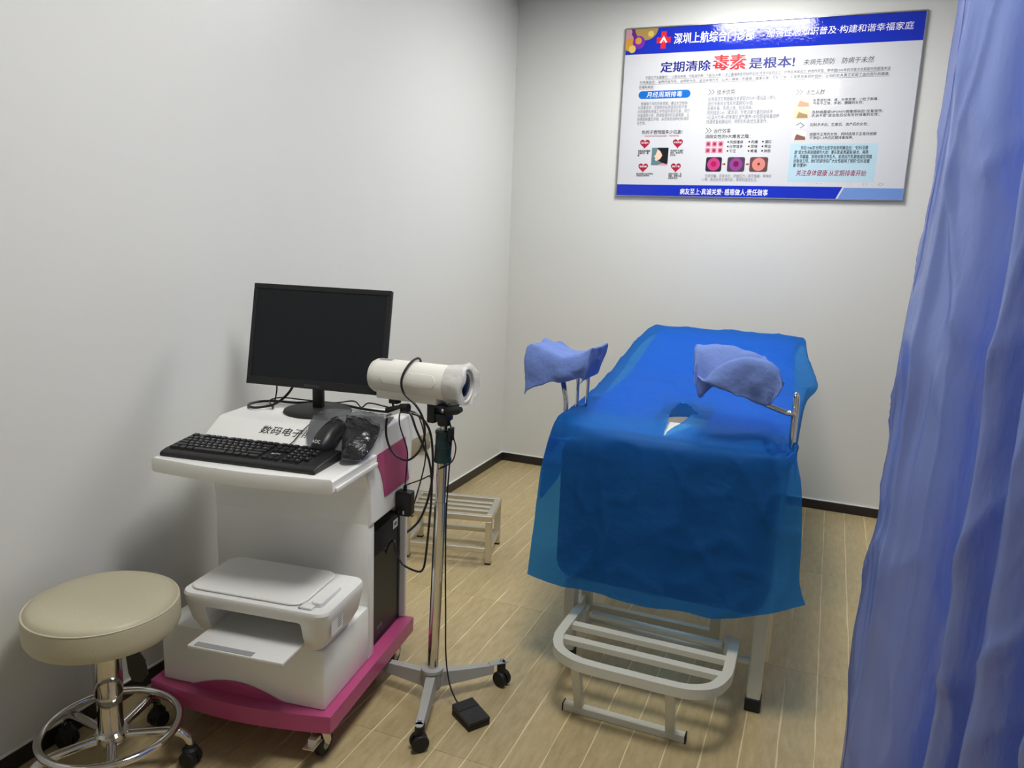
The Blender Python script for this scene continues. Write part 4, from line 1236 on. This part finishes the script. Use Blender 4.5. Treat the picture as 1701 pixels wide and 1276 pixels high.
# second column
def chevrons(x, z0, z1):
    for k in range(2):
        a = x + k * .016; w = .0035; zm = (z0 + z1) / 2
        ppoly([(a, z0), (a + w, z0), (a + .018, zm), (a + w, z1), (a, z1), (a + .018 - w, zm)], 'chevron', INKB)
chevrons(.48, .542, .571); chevrons(.482, .342, .371); chevrons(.93, .529, .557)
ptext('技术优势', (.527, .622, .542, .568), INKB, .0, 2)
ptext('结合高效生物酶解技术提取的PHPV重组蛋白敷料，\n进行平衡内生殖系统菌群和PH值。\n杀菌杀毒、有效止痒、祛除异味。\n同时结合Sofa（素菲亚）生物活氧元素抗体修养\n+红蓝光疗养+药物雾化湿气熏养+中药肠道排毒调养\n快速修复粘膜组织，预防妇科炎症反复发作。', (.483, .858, .391, .531), GGREY)
ptext('治疗效果', (.526, .617, .342, .367), INKB, .0, 2)
ptext('消除女性的9大难言之隐：', (.484, .722, .316, .336), INKB, .012)
icm = mat('icon_rose', (206, 140, 160), .2); icd = mat('icon_plum', (150, 60, 90), .2)
for i in range(3):
    for j in range(2):
        x = .49 + i * .033; z = .239 + j * .034
        ib = pbox(x, x + .028, z, z + .029, 'symptom_icon', icm)
        disc(x + .014, z + .014, .009, icd, 2, 'icon_figure')
for i, colm in enumerate((('阴部瘙痒', '白带增多', '干涩'), ('灼痛', '异味', '疼痛'), ('潮红', '带血', '肿胀'))):
    for j, s in enumerate(colm):
        x = (.605, .715, .785)[i]; z = .292 - j * .0235
        disc(x + .004, z + .005, .0045, INKB, 1, 'bullet')
        ptext(s, (x + .014, x + .014 + (.017 * len(s)), z - .004, z + .013), INKB, .008)
phc = [(mat('photo_dark', (44, 36, 50), .2), mat('photo_magenta', (186, 60, 130), .2), mat('photo_red', (170, 30, 70), .2)),
       (mat('photo_grey', (70, 60, 76), .2), mat('photo_purple', (140, 60, 140), .2), mat('photo_plum', (110, 26, 70), .2)),
       (mat('photo_brown', (96, 66, 64), .2), mat('photo_pink', (206, 130, 122), .2), mat('photo_maroon', (110, 40, 40), .2))]
for (x0, x1), (m0, m1, m2) in zip(((.499, .584), (.614, .706), (.731, .825)), phc):
    z0, z1 = .141, .218; r = .01
    ppoly([(x, z) for x, z, _ in rrect(x0, x1, z0, z1, r, 0, 3)], 'medical_photo', m0)
    disc((x0 + x1) / 2, .18, .034, m1, 2, 'photo_disc')
    disc((x0 + x1) / 2, .182, .015 if m2.name != 'photo_maroon' else .007, m2, 3, 'photo_core')
for x in (.5875, .711):
    ppoly([(x, .178), (x + .01, .178), (x + .01, .173), (x + .018, .181), (x + .01, .189), (x + .01, .184), (x, .184)], 'arrow', GCRIM)
ptext('　彻底排毒，洁净内在，舒缓压力，调节情绪，带来好\n心情，激活女性生理机能，享受和谐性生活。', (.484, .85, .090, .128), GGREY)
# third column
ptext('适合人群', (.979, 1.07, .528, .553), INKB, .0, 2)
thc = [((226, 200, 178), (196, 140, 110)), ((206, 196, 160), (150, 120, 80)), ((206, 208, 214), (120, 122, 130)), ((222, 214, 208), (120, 80, 70))]
for i, (z0, z1) in enumerate(((.468, .515), (.411, .458), (.357, .400), (.301, .347))):
    pbox(.931, 1.003, z0, z1, 'thumbnail', mat('thumb_%s' % 'abcd'[i], thc[i][0], .2))
    mm = mat('thumb_figure_%s' % 'abcd'[i], thc[i][1], .2)
    zm = (z0 + z1) / 2
    if i == 2:
        ppoly([(.945, zm), (.968, zm + .014), (.99, zm - .002), (.97, zm - .016), (.967, zm - .013), (.983, zm - .002), (.968, zm + .009), (.95, zm - .002)], 'thumbnail_figure', mm, 2)
    else:
        ppoly([(.945, z0 + .003), (1.0, z0 + .003), (.998, zm - .004), (.97, zm + .004), (.955, zm + .010), (.95, zm)], 'thumbnail_figure', mm, 2)
ptext('私密部位痒、疼、白带异常、小肚子胀痛，\n气色不正常、多斑、腰酸的女性；', (1.019, 1.326, .476, .508), GTXT, .008)
ptext('各种病菌或HPV/HSV病毒感染后“反复发作，\n久治不愈”或治愈后没有及时排毒的女性；', (1.019, 1.355, .416, .450), GTXT, .008)
ptext('妇科手术后、生育后、流产后的女性；', (1.017, 1.293, .370, .388), GTXT, .008)
ptext('经期不正常的女性，同时适用于正常月经期\n干净后1-3天内定期排毒保养。', (1.019, 1.336, .306, .340), GTXT, .008)
ppoly([(.931, .094), (1.35, .094), (1.352, .285), (.931, .285)], 'pale_panel', GBOX)
ptext('　　早在1986年世界妇女医学会就明确指出：“妇科亚健\n康”是女性美丽健康的大敌！著名影星奥黛丽·赫本、梅艳\n芳、李媛媛、陈晓旭等世界名人，就是因为乳腺癌或宫颈癌\n而香消玉殒。她们的辞世向广大女性敲响了预防“妇科亚健\n康”的警钟！', (.953, 1.328, .166, .274), GTXT, .008, 1, 0, 2)
ptext('关注身体健康 从定期排毒开始', (.972, 1.311, .122, .153), GCRIM, .004, 2, .15, 2)
for k, x in enumerate((1.09, 1.24, 1.31, 1.385)):
    for i in range(2 + 2 * k):
        a = 2 * PI * i / (2 + 2 * k)
        disc(x + .010 * math.cos(a), .083 + .006 * math.sin(a), .0018, GGREY, 1, 'ornament_dot')
ptext('病友至上·真诚关爱· 感恩做人·责任做事', (.370, .839, .017, .050), INKW, .014, 3)

flush_texts()
